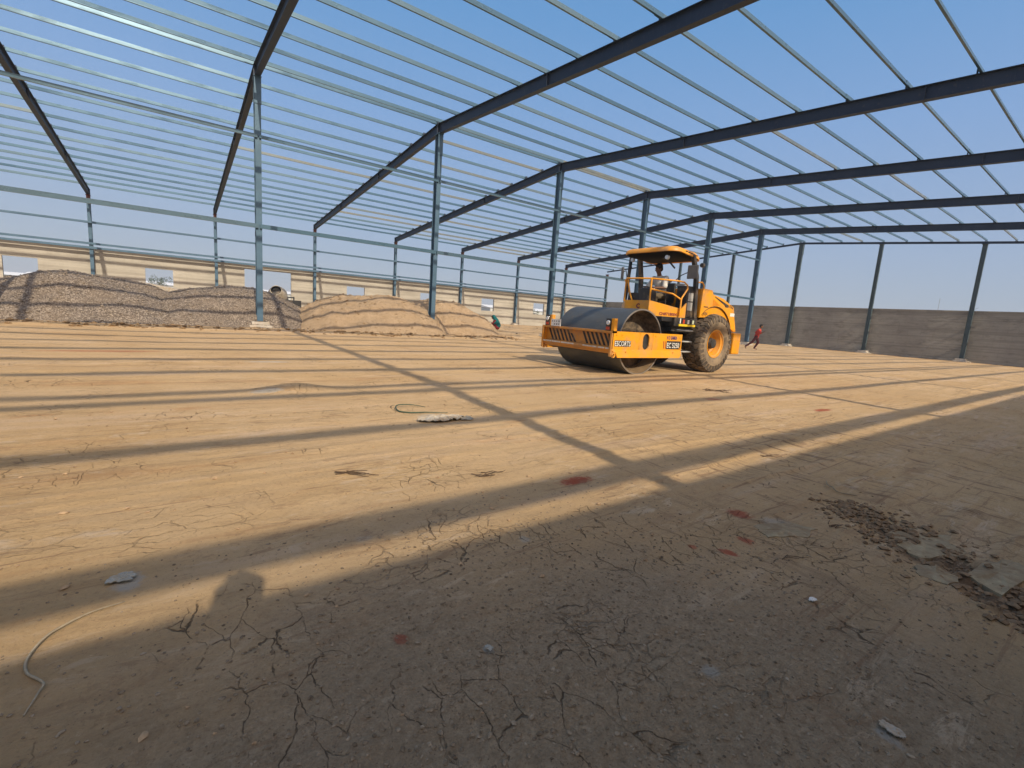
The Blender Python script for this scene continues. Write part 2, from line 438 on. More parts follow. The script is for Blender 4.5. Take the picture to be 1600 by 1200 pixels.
m_soil = mat_sand('brown_soil', (.34, .23, .13), (.44, .31, .18), (.22, .14, .08))
m_berm = mat_sand('berm_soil', (.42, .27, .14), (.55, .37, .21), (.28, .16, .085))

m_orange = simple('orange_paint', (.82, .345, .008), .42, 0, .07, 3, .5, (.48, .27, .12), .34)
m_orange2 = simple('shaded_orange_paint', (.60, .25, .025), .55, 0, .12, 5, .4, (.34, .20, .10), .5)  # orange darkened to put the front beam's shade into the colour, plus dust
m_black = simple('black_paint', (.022, .022, .024), .45, 0, .3, 5, .5, (.20, .15, .10), .25)
m_dark = simple('dark_grey_steel', (.05, .05, .052), .55, .3, .3, 5, .4, (.25, .19, .13), .3)
m_stripe = simple('black_stripe_paint', (.02, .018, .016), .5, 0, .2, 5, .4, (.3, .2, .1), .15)
m_seat = simple('black_vinyl', (.03, .03, .032), .5, 0, .2, 8)
m_white = simple('white_sticker', (.75, .75, .72), .5, 0, .05, 8, .4, (.5, .42, .3), .2)
m_redtx = simple('dark_red_lettering', (.22, .03, .04), .6, 0, .1, 8)
m_bluetx = simple('purple_blue_lettering', (.10, .06, .16), .6, 0, .1, 8)
m_yellow = simple('yellow_step_paint', (.80, .55, .02), .5, 0, .1, 8)
m_greyst = simple('grey_cover_plate', (.42, .43, .42), .5, 0, .1, 8)
m_lens = simple('headlight_lens', (.72, .74, .76), .12, .4, .1, 30)
m_mirror = simple('mirror_back_grey', (.13, .13, .13), .4, 0, .1, 8)
m_glass = simple('mirror_glass', (.6, .65, .7), .05, 1., .02, 8)
m_redl = simple('red_reflector', (.5, .06, .02), .3, 0, .1, 8)
m_greenr = simple('pale_green_plastic', (.55, .62, .45), .4, 0, .1, 8)
m_rimw = simple('worn_steel_edge', (.42, .38, .33), .4, .7, .2, 6)
def mat_drum():
    t = NT('drum_steel')
    n = t.noise(1.6, 5, .6, t.map((.4, 1, 1))); n2 = t.noise(7, 6, .75, t.map((.5, 1, 1)))
    c = t.ramp(n, [(.3, (.095, .098, .095)), (.7, (.15, .15, .14))])
    c = t.mix(t.sm(n2, .52, .75, 0, .5), c, (.27, .22, .165))
    return t.set(c, t.sm(n2, .3, .7, .38, .6), .55, t.bump(n2, .2, .006), .4)
m_drum = mat_drum()
m_drumin = simple('dusty_drum_inside', (.055, .045, .038), .85, 0, .3, 4, .2, (.30, .22, .14), .45, .004)
m_tyre = simple('dusty_tyre_rubber', (.12, .10, .078), .9, 0, .35, 4, .15, (.33, .25, .165), .6, .004)
m_tyret = simple('tyre_tread_rubber', (.075, .064, .054), .9, 0, .25, 5, .2, (.24, .18, .125), .45, .004)

# ---------------------------------------------------------------- ground sheet
def axis_coords(lo, hi, a, b, d0, growth, far_lo, far_hi):
    """dense between a and b, growing outwards to lo/hi and on to the horizon"""
    xs = list(np.arange(a, b+1e-9, d0))
    x = b; d = d0
    while x < hi: d = d0+growth*(x-b); x += d; xs.append(x)
    while x < far_hi: d *= 1.35; x += d; xs.append(x)
    x = a; left = []
    while x > lo: d = d0+growth*(a-x); x -= d; left.append(x)
    while x > far_lo: d *= 1.35; x -= d; left.append(x)
    return np.array(left[::-1]+xs)
def gheight(x, y):
    near = np.exp(-((x)**2+(y)**2)/3.0)
    r = np.hypot(x, y)
    h = .034*fbm(x/4.0, y/5.5, 3, 3)*(1-near)
    h = h+.012*fbm(x/.9, y/1.8, 11, 3)*sstep(.3, 3, r)
    h = h+.0035*fbm(x/.18, y/.26, 23, 3)*np.exp(-r/9)
    rl = 1-np.abs(fbm(x/.42+.5*fbm(x/3, y/6, 71, 2), y/7.0, 72, 2))*5
    h = h+.018*np.clip(rl, 0, 1)**2*sstep(2.2, 4.5, r)*sstep(.32, .55, vnoise(x/3.1, y/6.5, 73))
    h = h+.006*np.abs(fbm(x/.25, y/.5, 75, 3))*sstep(1.2, 3, r)
    gz = np.exp(-(((x+.6)/1.3)**2+((y-.9)/1.8)**2))
    h = h+gz*.010*fbm(x/.05, y/.05, 31, 2)+gz*.012*fbm(x/.28, y/.28, 33, 3)
    # broken strip at right
    c, s = math.cos(-.62), math.sin(-.62)
    u = (x+.35)*c+(y-3.35)*s; v = (y-3.35)*c-(x+.35)*s
    st = np.exp(-(u/.95)**4-(v/.26)**2)
    h = h-st*.03+st*.045*fbm(x/.07, y/.09, 41, 3)
    # old bump of earth with a shadowed lip (far left)
    h = h+.10*np.exp(-((x+6.75)/.16)**2-((y-1.25)/.45)**2)+.02*fbm(x/.3, y/.7, 51, 3)*np.exp(-((x+9.5)/1.6)**2-((y+.6)/1.5)**2)
    # raised rim of the compacted floor just before the ridge columns
    xb = -18.75-.25*fbm(y/6, y*0, 61, 2)-2.6*sstep(12.5, 17, y)-.3*sstep(30, 36, y)
    h = h+(.085+.05*fbm(y/.8, x/.5, 62, 3))*np.exp(-((x-xb)/.28)**2)*sstep(46.5, 44, y)
    h = h+.04*fbm(x/.8, y/.8, 63, 4)*sstep(-18.9, -20, x)*sstep(-47, -45, x)*sstep(48, 47, y)
    return h*sstep(60, 48, r)
def make_ground():
    xs = axis_coords(-47, 5, -2.9, .4, .022, .021, -2500, 2500)
    ys = axis_coords(-13, 50, -.7, 3.9, .022, .021, -2500, 2500)
    GX, GY = np.meshgrid(xs, ys)
    Z = gheight(GX, GY)
    nx, ny = len(xs), len(ys)
    co = np.stack([GX, GY, Z], -1).reshape(-1, 3).astype(np.float32)
    i = np.arange(nx-1); j = np.arange(ny-1); I, J = np.meshgrid(i, j)
    a = (J*nx+I).ravel(); q = np.stack([a, a+1, a+nx+1, a+nx], -1).astype(np.int32)
    me = bpy.data.meshes.new('ground'); me.vertices.add(len(co)); me.vertices.foreach_set('co', co.ravel())
    me.loops.add(q.size); me.loops.foreach_set('vertex_index', q.ravel())
    me.polygons.add(len(q)); me.polygons.foreach_set('loop_start', np.arange(0, q.size, 4, dtype=np.int32))
    me.polygons.foreach_set('loop_total', np.full(len(q), 4, np.int32))
    me.polygons.foreach_set('use_smooth', np.ones(len(q), bool))
    me.update(); me.validate()
    o = link_mesh('ground', me, m_ground); tag(o, kind='structure'); return o
make_ground()
def gz(x, y): return float(gheight(np.array([float(x)]), np.array([float(y)]))[0])

# ---------------------------------------------------------------- steel shed frame
frame = empty('steel_shed_frame', (XR, FY(1), 0), 'bare blue-grey steel portal frame of the hall with rows of roof purlins, still without cladding', 'building frame')

def i_column(mb, x, y, z0, z1, d=.32, b=.2, tf=.014, d2=None, along='x'):
    """I section, web in the frame plane, flanges facing +-X; d2 = depth at the top"""
    d2 = d2 or d
    for s in (-1, 1):
        def rect(z, dd):
            xa = x+s*dd/2; xb = x+s*(dd/2-tf)
            if along == 'x': return [(xa, y-b/2, z), (xa, y+b/2, z), (xb, y+b/2, z), (xb, y-b/2, z)]
            return [(x-b/2, y+s*dd/2, z), (x+b/2, y+s*dd/2, z), (x+b/2, y+s*(dd/2-tf), z), (x-b/2, y+s*(dd/2-tf), z)]
        mb.ribbon(None, [rect(z0, d), rect(z1, d2)])
    w = tf*.45
    if along == 'x':
        mb.hull8([(x-d/2+tf, y-w, z0), (x+d/2-tf, y-w, z0), (x+d/2-tf, y+w, z0), (x-d/2+tf, y+w, z0),
                  (x-d2/2+tf, y-w, z1), (x+d2/2-tf, y-w, z1), (x+d2/2-tf, y+w, z1), (x-d2/2+tf, y+w, z1)])
    else:
        mb.hull8([(x-w, y-d/2+tf, z0), (x+w, y-d/2+tf, z0), (x+w, y+d/2-tf, z0), (x-w, y+d/2-tf, z0),
                  (x-w, y-d2/2+tf, z1), (x+w, y-d2/2+tf, z1), (x+w, y+d2/2-tf, z1), (x-w, y+d2/2-tf, z1)])
PZ = .245     # top of the footings
PUR = [0.18+1.534*k for k in range(16)]     # purlin offsets from the ridge
for i in range(F0, F1+1):
    y = FY(i); last = (i == F1)
    # rafter, both slopes
    mb = MB(); dep = .17 if last else .44; b = .10 if last else .20; tf = .014
    for s in (-1, 1):
        xa, xb = XR, XR+s*(WH+.1)
        za, zb = ZR, ZR-SL*(WH+.1)
        d2 = dep*.9
        for zo, t_ in ((0, tf), (-1, tf)):
            ta = za if zo == 0 else za-dep+tf; tb = zb if zo == 0 else zb-d2+tf
            mb.hull8([(xa, y-b/2, ta-tf), (xb, y-b/2, tb-tf), (xb, y+b/2, tb-tf), (xa, y+b/2, ta-tf),
                      (xa, y-b/2, ta), (xb, y-b/2, tb), (xb, y+b/2, tb), (xa, y+b/2, ta)])
        mb.hull8([(xa, y-.006, za-dep+tf), (xb, y-.006, zb-d2+tf), (xb, y+.006, zb-d2+tf), (xa, y+.006, za-dep+tf),
                  (xa, y-.006, za-tf), (xb, y-.006, zb-tf), (xb, y+.006, zb-tf), (xa, y+.006, za-tf)])
        if not last:
            # web stiffeners and splice plates
            for fx in (0.33, .66):
                xx = XR+s*WH*fx; zz = zroof(xx)
                mb.box(xx-.008, xx+.008, y-.09, y+.09, zz-dep+.02, zz-.02)
            mb.box(xb-s*.012, xb+s*.012, y-.11, y+.11, zb-d2-.03, zb+.02)
        # purlin cleats
        for p in PUR:
            xx = XR+s*p; zz = zroof(xx)
            mb.box(xx-.07*s-.006, xx-.07*s+.006, y-.07, y+.07, zz+.002, zz+.17)
    if not last: mb.box(XR-.011, XR+.011, y-.12, y+.12, ZR-dep-.05, ZR-.03)
    mb.build('rafter', [m_raft], frame)
    # ridge column
    ztop = ZR-dep-(.0 if last else .01)
    mb = MB()
    i_column(mb, XR, y, PZ+.02, ztop-.03, .30, .21, .016, .36)
    mb.box(XR-.24, XR+.24, y-.13, y+.13, ztop-.03, ztop-.004)
    mb.box(XR+.185, XR+.20, y-.12, y+.12, ztop-.95, ztop-.03)
    mb.box(XR+.165, XR+.185, y-.12, y+.12, ztop-.97, ztop-.94)
    mb.box(XR+.16, XR+.185, y-.006, y+.006, ztop-.94, ztop-.03)
    c = mb.build('ridge_column', [m_gcol if last else m_col], frame)
    bp = MB(); bp.box(XR-.24, XR+.24, y-.2, y+.2, PZ, PZ+.022)
    for sx in (-1, 1):
        for sy in (-1, 1):
            bp.lathe([(0, .0), (0, .018), (.05, .018), (.05, 0)], (XR+sx*.19, y+sy*.15, PZ+.02), 'z', 6)
    bp.build('base_plate', [m_dark], c)
    # eave columns
    for s, x in ((-1, XL), (1, XE)):
        mb = MB(); ez = ZE-.44
        i_column(mb, x, y, PZ+.02, ez-.55, .27, .2, .014, .30)
        c = mb.build('eave_column', [m_gcol if last else m_col], frame)
        k = MB(); i_column(k, x, y, ez-.55, ez-.02, .30, .2, .014, .32)
        k.box(x-.24, x+.24, y-.12, y+.12, ez-.02, ez+.02)
        k.box(x-.16, x+.16, y-.11, y+.11, ez-.565, ez-.545)
        k.build('knee_bracket', [m_rust], c)
        bp = MB(); bp.box(x-.22, x+.22, y-.18, y+.18, PZ, PZ+.022); bp.build('base_plate', [m_dark], c)
# gable posts
GX_POSTS = [XR+6.215, XR+12.43, XR+18.5, XR-6.5, XR-12.82, XR-18.6]
for x in GX_POSTS:
    mb = MB(); z1 = zroof(x)-.17
    i_column(mb, x, FY(7), PZ+.02, z1-.02, .26, .19, .014)
    mb.box(x-.19, x+.19, FY(7)-.12, FY(7)+.12, z1-.02, z1-.003)
    c = mb.build('gable_column', [m_gcol], frame)
    bp = MB(); bp.box(x-.22, x+.22, FY(7)-.2, FY(7)+.2, PZ, PZ+.022); bp.build('base_plate', [m_dark], c)
# purlins: Z sections laid over the rafters, one run per line
def z_run(name, x, z, s, y0, y1, hgt=.2, fl=.062, th=.006, mat=m_galv, sagseed=0):
    mb = MB()
    nb = max(1, round((y1-y0)/BAY))
    rnd = random.Random(sagseed)
    ys = []; yy = y0
    for k in range(nb):
        a = y0+(y1-y0)*k/nb; b = y0+(y1-y0)*(k+1)/nb
        dz = rnd.uniform(-.012, .012); dx = rnd.uniform(-.012, .012); off = .007 if k % 2 else 0
        prof = [(x+fl*s, z+hgt), (x-th, z+hgt) if s > 0 else (x+th, z+hgt)]
        # web
        def sec(y, sag, tw):
            xx = x+dx+tw; zz = z+sag+off
            return [(xx, y, zz), (xx+th, y, zz), (xx+th+.006*s, y, zz+hgt), (xx+.006*s, y, zz+hgt)]
        st = []
        for q in range(5):
            t_ = q/4; yq = a-.3*(k > 0)+(b-a+.3*(k > 0)+.3*(k < nb-1))*t_
            st.append((yq, dz*math.sin(math.pi*t_)-.01*math.sin(math.pi*t_)))
        mb.ribbon(None, [sec(yq, sg, 0) for yq, sg in st])
        mb.ribbon(None, [[(x+dx+th+.0005, yq, z+sg+off), (x+dx+th+fl, yq, z+sg+off), (x+dx+th+fl, yq, z+sg+off+th), (x+dx+th+.0005, yq, z+sg+off+th)] for yq, sg in st])
        mb.ribbon(None, [[(x+dx-fl, yq, z+sg+off+hgt-th), (x+dx-.007, yq, z+sg+off+hgt-th), (x+dx-.007, yq, z+sg+off+hgt), (x+dx-fl, yq, z+sg+off+hgt)] for yq, sg in st])
        mb.ribbon(None, [[(x+dx+fl, yq, z+sg+off+th+.0005), (x+dx+fl+th*.9, yq, z+sg+off+th+.0005), (x+dx+fl+th*.9, yq, z+sg+off+.020), (x+dx+fl, yq, z+sg+off+.020)] for yq, sg in st])
    return mb.build(name, [mat], frame)
k = 0
for s in (-1, 1):
    for p in PUR:
        k += 1
        x = XR+s*p
        z_run('purlin', x, zroof(x)+.004, s, FY(F0)-.2, FY(7)+.15, hgt=.15, fl=.05, sagseed=k)
# wall girts (C sections standing on the outer side of the eave columns)
def girt(x, z, s, y0, y1, hgt=.16, mat=m_col, seed=0):
    k_ = seed
    return z_run('girt', x, z-hgt/2, s, y0, y1, hgt, .055, .006, mat, 100+seed)
for z in (3.83, 4.12, 5.57, 6.99): girt(XL+.19, z, -1, FY(F0), FY(7), .15, m_col, int(z*10))
for z, h in ((3.70, .10), (4.09, .17), (5.57, .12), (7.0, .11), (7.36, .10)): girt(XE-.0, z, 1, FY(F0), FY(7), h, m_col, int(z*20))
# girts bolted between the ridge columns
for z, hh in ((7.13, .058), (3.89, .078)):
    mb = MB()
    for i in range(F0, 6):
        y0, y1 = FY(i)+.03, FY(i+1)-.03
        x = XR+.24
        mb.box(x-.004, x+.004, y0, y1, z-hh, z+hh)
        mb.box(x-.06, x-.0045, y0, y1, z+hh-.006, z+hh)
        mb.box(x-.06, x-.0045, y0, y1, z-hh, z-hh+.006)
        for yy in (y0+.06, y1-.06): mb.box(x-.09, x-.005, yy-.05, yy+.05, z-.05, z+.05)
    mb.build('ridge_girt', [m_girt], frame)

# footings
def footing(x, y, label, w=.62, grp='concrete footings under the ridge columns'):
    mb = MB(); g = gz(x, y); rr = random.Random(int(x*7+y*3))
    mb.box(x-w/2, x+w/2, y-w/2, y+w/2, -.12, PZ-.003)
    mb.box(x-w/2-.09, x+w/2+.09, y-w/2-.09, y+w/2+.09, -.12, PZ-.14)
    for _ in range(10):
        a = rr.uniform(0, 6.28); d = rr.uniform(.35, .6); sz = rr.uniform(.03, .08)
        px, py = x+d*math.cos(a), y+d*math.sin(a)
        mb.hull8([(px+rr.uniform(-.3, .3)*sz+sx*sz, py+rr.uniform(-.3, .3)*sz+sy*sz, gz(px, py)+(zz*sz*1.2-.02)) for zz in (0, 1) for sx, sy in ((-1,-1),(1,-1),(1,1),(-1,1))])
    o = mb.build('concrete_footing', [m_conc], None, (x, y, 0), bevel=.02)
    return tag(o, label, 'footing', grp)
ridge_names = {1: 'whitish concrete footing block under the column in front of the grey gravel heap', 2: 'concrete footing block under the column standing against the sand heap',
               3: 'concrete footing under the column just left of the yellow road roller', 4: 'concrete footing of the column rising behind the left end of the roller canopy',
               5: 'concrete footing of the column rising just behind the roller hood', 6: 'dusty concrete footing of the column beside the running person in red'}
for i in range(1, 7): footing(XR, FY(i), ridge_names[i])
footing(XR, FY(7), 'concrete footing of the column at the gable wall just right of the person in red', grp='concrete footings along the gable wall')
for n_, x in enumerate(GX_POSTS):
    if n_ == 2: continue
    lab = ['concrete footing under the middle column in front of the grey gable wall', 'rightmost concrete footing, with rubble around it, by the grey gable wall', '',
           'concrete footing of the first gable column behind the roller hood', 'concrete footing of the gable column behind the roller mirror', 'concrete footing of the gable column nearest the sunlit wall'][n_]
    footing(x, FY(7), lab, grp='concrete footings along the gable wall')
for i, lab in ((4, 'concrete footing by the sunlit wall, half hidden behind the right sand heap'), (5, 'concrete footing by the sunlit wall, right of the squatting person'),
               (6, 'concrete footing by the sunlit wall, hidden behind the roller drum'), (7, 'concrete footing in the far corner where the sunlit wall meets the gable wall')):
    footing(XL, FY(i), lab, .5, 'concrete footings along the sunlit wall')

# ---------------------------------------------------------------- walls
def wall_y(name, x0, x1, y0, y1, z1, openings, mat, label):
    """wall along Y with rectangular openings (ya, yb, za, zb)"""
    mb = MB(); z0 = -.25
    ys = sorted({y0, y1, *[o[0] for o in openings], *[o[1] for o in openings]})
    for a, b in zip(ys[:-1], ys[1:]):
        op = [o for o in openings if o[0] <= a+1e-6 and o[1] >= b-1e-6]
        if not op: mb.box(x0, x1, a, b, z0, z1)
        else:
            o = op[0]
            if o[2] > z0+.3: mb.box(x0, x1, a, b, z0, o[2])
            mb.box(x0, x1, a, b, o[3], z1)
    bm = mb.bm
    bmesh.ops.remove_doubles(bm, verts=bm.verts, dist=1e-4)
    # drop the inner faces between the pieces
    seen = {}
    for f in bm.faces:
        key = tuple(sorted(v.index for v in f.verts)); seen.setdefault(key, []).append(f)
    bm.verts.index_update(); seen = {}
    for f in bm.faces:
        key = tuple(sorted(v.index for v in f.verts)); seen.setdefault(key, []).append(f)
    dele = [f for fs in seen.values() if len(fs) > 1 for f in fs]
    bmesh.ops.delete(bm, geom=dele, context='FACES_ONLY')
    o = mb.build(name, [mat], None, ((x0+x1)/2, (y0+y1)/2, 0))
    return tag(o, label, 'wall')
ops = []
for k_ in range(-2, 7):
    y0 = -9.37+7.484*(k_+1)
    if k_ == 1: ops.append((4.67, 8.26, -.3, 3.45))
    else: ops.append((y0, y0+1.70, 1.42, 2.78))
wall_y('left_wall', XL-.55, XL-.33, -27.0, FY(7)+.5, 3.93, ops, m_lwall, 'long sunlit beige wall with square window openings and a doorway on the left side of the hall')
wall_y('right_wall', XE+.16, XE+.38, -27.0, FY(7)+.5, 3.91, [], m_lwall, 'long wall close behind the camera that shades the foreground')
mb = MB(); yg = FY(7)+.28
mb.box(XL-.33, XE+.16, yg, yg+.22, -.25, 3.72); mb.box(XL-.33, XE+.16, yg-.03, yg+.25, 3.721, 3.80)
# rough bed joints and a few cement scars, slightly proud
for a, b in ((-20, -13.5), (-13, -6), (-5, 2.6)):
    mb.box(a, b, yg-.008, yg, 2.98, 3.0)
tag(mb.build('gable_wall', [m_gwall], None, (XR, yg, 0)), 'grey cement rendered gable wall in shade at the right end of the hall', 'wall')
# sill and lintel trims of the left wall
mb = MB()
# loose bars leaning on the gable wall
for (a, b) in (((-14.3, yg-.06, 3.2), (-16.7, yg-.04, 2.55)), ((-15.2, yg-.06, 1.9), (-16.4, yg-.04, 1.35)), ((-14.9, yg-.05, 1.1), (-16.0, yg-.04, 1.05))):
    pass

# ---------------------------------------------------------------- heaps
HEAPS = []
def heap_z(k, U_, V_):
    u, cx, cy, rx, ry, Z = HEAPS[k]; i = int(round((U_+1.15)/2.3*(len(u)-1))); j = int(round((V_+1.15)/2.3*(len(u)-1)))
    return cx+U_*rx, cy+V_*ry, float(Z[j, i])
def heap(name, cx, cy, rx, ry, h, mat, label, cat, grp, seed, rough=.08, peaks=None, res=150, power=1.6, rot=0):
    n = res; u = np.linspace(-1.15, 1.15, n); U, V = np.meshgrid(u, u)
    X = cx+U*rx*math.cos(rot)-V*ry*math.sin(rot); Y = cy+U*rx*math.sin(rot)+V*ry*math.cos(rot)
    d = np.sqrt(U**2+V**2)+.12*fbm(X/1.6, Y/1.6, seed, 3)
    prof = np.clip(1-d, 0, 1)
    shape = 1-(1-np.clip(prof*1.15, 0, 1))**power
    Z = h*shape*(1+.12*fbm(X/1.8, Y/1.8, seed+5, 3))
    Z = Z+rough*fbm(X/.5, Y/.5, seed+9, 5, .75)*np.clip(prof*4, 0, 1)
    Z = np.where(d > 1, -.15, Z+.0)
    Z = np.where((d > 1) & (d <= 1.15), -.05*(d-1)/.15, Z)
    HEAPS.append((u, cx, cy, rx, ry, Z))
    co = np.stack([X, Y, Z], -1).reshape(-1, 3)
    bm = bmesh.new(); vs = [bm.verts.new(p) for p in co]
    for j in range(n-1):
        for i_ in range(n-1):
            ids = (j*n+i_, j*n+i_+1, (j+1)*n+i_+1, (j+1)*n+i_)
            if max(co[k_][2] for k_ in ids) > -.06: bm.faces.new([vs[k_] for k_ in ids])
    bmesh.ops.delete(bm, geom=[v for v in bm.verts if not v.link_faces], context='VERTS')
    me = bpy.data.meshes.new(name); bm.to_mesh(me); bm.free()
    for p in me.polygons: p.use_smooth = True
    o = link_mesh(name, me, [mat], None, (cx, cy, 0))
    return tag(o, label, cat, grp)
heap('gravel_heap', -24.3, -2.5, 3.9, 4.4, 1.62, m_gravel, 'tall grey-brown gravel heap at the far left behind the tarpaulins', 'gravel heap', 'gravel heaps beyond the ridge columns', 5, .06)
heap('gravel_heap', -24.2, 1.9, 3.7, 4.4, 1.52, m_gravel, 'grey-brown gravel heap behind the nearest column, in front of the doorway', 'gravel heap', 'gravel heaps beyond the ridge columns', 6, .06)
heap('sand_heap', -23.4, 8.0, 4.1, 4.3, 1.64, m_sand, 'wide pale sand heap left of the second column', 'sand heap', 'sand heaps beyond the ridge columns', 8, .13, power=1.9)
heap('sand_heap', -24.3, 12.2, 3.3, 3.4, 1.72, m_sand, 'lumpy sand heap right of the second column, next to the squatting person', 'sand heap', 'sand heaps beyond the ridge columns', 9, .16, power=1.9)
heap('soil_heap', -30.0, 7.6, 1.8, 1.8, .95, m_soil, 'small low brown soil heap between gravel and sand in front of the sunlit wall', 'soil heap', None, 12, .1)

# ---------------------------------------------------------------- people
def capsule(bm, p1, r1, p2, r2, seg=10):
    p1, p2 = Vector(p1), Vector(p2); d = p2-p1; L = d.length
    if L < 1e-6: d = Vector((0, 0, 1)); L = 1e-6
    d.normalize()
    up = Vector((0, 0, 1)) if abs(d.z) < .9 else Vector((1, 0, 0))
    a = d.cross(up).normalized(); b = d.cross(a).normalized()
    rows = []
    prof = [(-r1*math.cos(t), r1*math.sin(t)) for t in (0.35, .8, 1.2, math.pi/2)]+[(L+r2*math.cos(t), r2*math.sin(t)) for t in (math.pi/2, 1.2, .8, .35)]
    for s_, rad in prof: rows.append([bm.verts.new(p1+d*s_+(a*math.cos(2*math.pi*k/seg)+b*math.sin(2*math.pi*k/seg))*rad) for k in range(seg)])
    for A, B in zip(rows[:-1], rows[1:]):
        for k in range(seg): bm.faces.new([A[k], A[(k+1) % seg], B[(k+1) % seg], B[k]])
    bm.faces.new(rows[0][::-1]); bm.faces.new(rows[-1])
def ellipsoid(bm, c, rx, ry, rz, rot=None, seg=16):
    m = Matrix.Translation(Vector(c)) @ (rot.to_4x4() if rot else Matrix.Identity(4)) @ Matrix.Diagonal((rx, ry, rz, 1))
    bmesh.ops.create_uvsphere(bm, u_segments=seg, v_segments=10, radius=1, matrix=m)
def remeshed(name, bm, voxel, mats, parent, smooth_it=2):
    bmesh.ops.recalc_face_normals(bm, faces=bm.faces)
    me = bpy.data.meshes.new(name); bm.to_mesh(me); bm.free()
    tmp = bpy.data.objects.new('tmp', me); col.objects.link(tmp)
    md = tmp.modifiers.new('r', 'REMESH'); md.mode = 'VOXEL'; md.voxel_size = voxel
    sm_ = tmp.modifiers.new('s', 'SMOOTH'); sm_.factor = .5; sm_.iterations = smooth_it
    dg = bpy.context.evaluated_depsgraph_get(); dg.update()
    me2 = bpy.data.meshes.new_from_object(tmp.evaluated_get(dg)); me2.name = name
    bpy.data.objects.remove(tmp); bpy.data.meshes.remove(me)
    for p in me2.polygons: p.use_smooth = True
    me2.materials.clear()
    return link_mesh(name, me2, mats, parent)
def hand_caps(bm, wrist, d, palm_n, side, curl=.5, sc=1.):
    """palm and five separate bent fingers. d: direction of the hand, palm_n: out of the palm, side +1/-1 for the thumb side"""
    wrist, d, n = Vector(wrist), Vector(d).normalized(), Vector(palm_n).normalized()
    n = (n-d*n.dot(d)).normalized(); s = d.cross(n)*side
    for k in (-1.5, -.5, .5, 1.5):
        capsule(bm, wrist+s*k*.012*sc, .017*sc, wrist+d*.085*sc+s*k*.021*sc, .0135*sc, 8)
    lens = [(.040, .024, .018), (.046, .029, .02), (.043, .027, .019), (.033, .02, .016)]
    for k, ln in zip((1.5, .5, -.5, -1.5), lens):
        p = wrist+d*.088*sc+s*k*.0225*sc; ang = 0; dd = d+s*k*.05
        for j, l in enumerate(ln):
            ang += curl*(.5+.35*j)*(1+.08*k)
            q = p+(dd*math.cos(ang)+n*math.sin(ang)).normalized()*l*sc
            capsule(bm, p, (.0092-.0008*j)*sc, q, (.0086-.0009*j)*sc, 8); p = q
    p = wrist+d*.03*sc+s*.03*sc; q = p+(d*.65+s*.75+n*.35).normalized()*.042*sc
    capsule(bm, p, .013*sc, q, .0105*sc, 8); capsule(bm, q, .0105*sc, q+(d*.85+s*.15+n*.6).normalized()*.03*sc, .009*sc, 8)
def head_caps(bm, c, face, up):
    """c = centre of the head; face = looking direction"""
    f, u = Vector(face).normalized(), Vector(up).normalized(); s = f.cross(u).normalized(); u = s.cross(f)
    rot = Matrix((s, f, u)).transposed()
    P = lambda a, b, c_: Vector(c)+s*a+f*b+u*c_
    ellipsoid(bm, P(0, -.012, .028), .076, .096, .092, rot)
    ellipsoid(bm, P(0, .018, -.035), .060, .072, .078, rot)
    ellipsoid(bm, P(0, .045, -.088), .034, .034, .030, rot)            # chin
    capsule(bm, P(0, .088, .012), .010, P(0, .108, -.024), .015, 8)    # nose
    ellipsoid(bm, P(0, .084, -.052), .026, .012, .009, rot)            # lips
    for k in (-1, 1):
        ellipsoid(bm, P(k*.077, -.005, -.005), .010, .022, .032, rot)  # ears
        ellipsoid(bm, P(k*.03, .078, .030), .022, .012, .009, rot)     # brows
        ellipsoid(bm, P(k*.042, .058, -.02), .022, .024, .020, rot)    # cheeks
    return P, rot
def hair_part(P, rot, parent, mat, long_=0.):
    bm = bmesh.new()
    ellipsoid(bm, P(0, -.026, .042), .088, .102, .098, rot, 20)
    ellipsoid(bm, P(0, -.055, -.01), .078, .070, .08+long_, rot, 20)
    ellipsoid(bm, P(0, .045, .100), .062, .045, .034, rot, 16)
    for k in range(26):
        a = random.uniform(0, 6.28); e = random.uniform(.2, 1.5)
        ellipsoid(bm, P(.084*math.cos(a)*math.cos(e), -.03+.098*math.sin(a)*math.cos(e), .05+.094*math.sin(e)), .016, .016, .013, rot, 8)
    return remeshed('hair', bm, .007, [mat], parent, 2)
def eyes_part(P, rot, parent):
    for k in (-1, 1):
        bm = bmesh.new(); ellipsoid(bm, P(k*.03, .078, .012), .013, .010, .008, rot, 10)
        me = bpy.data.meshes.new('eye'); bm.to_mesh(me); bm.free(); link_mesh('eye', me, [m_eye], parent)
m_skin = simple('brown_skin', (.17, .085, .05), .55, 0, .08, 20)
m_hair = simple('black_hair', (.012, .010, .009), .6, 0, .3, 60)
m_eye = simple('dark_eye', (.03, .02, .015), .2, 0, .1, 20)
def cloth(name, c, fold=.012): 
    t = NT(name); n = t.noise(9, 5, .6, t.map((1, 1, .5)), dist=1.2)
    lo = tuple(v*.8 for v in c); return t.set(t.ramp(n, [(.3, lo), (.7, c)]), .9, 0, t.bump(n, .9, fold), .1)
m_white_shirt = cloth('white_shirt_cloth', (.72, .70, .66))
m_trouser = cloth('olive_trouser_cloth', (.16, .125, .08))
m_red_shirt = cloth('red_shirt_cloth', (.52, .07, .055))
m_maroon = cloth('dark_maroon_cloth', (.075, .025, .03))
m_teal = cloth('teal_shawl_cloth', (.012, .13, .14))
m_darkred = cloth('dark_red_cloth', (.17, .02, .025))
m_greyshirt = cloth('grey_shirt_cloth', (.20, .21, .23))
m_jean = cloth('dark_jean_cloth', (.05, .06, .09))
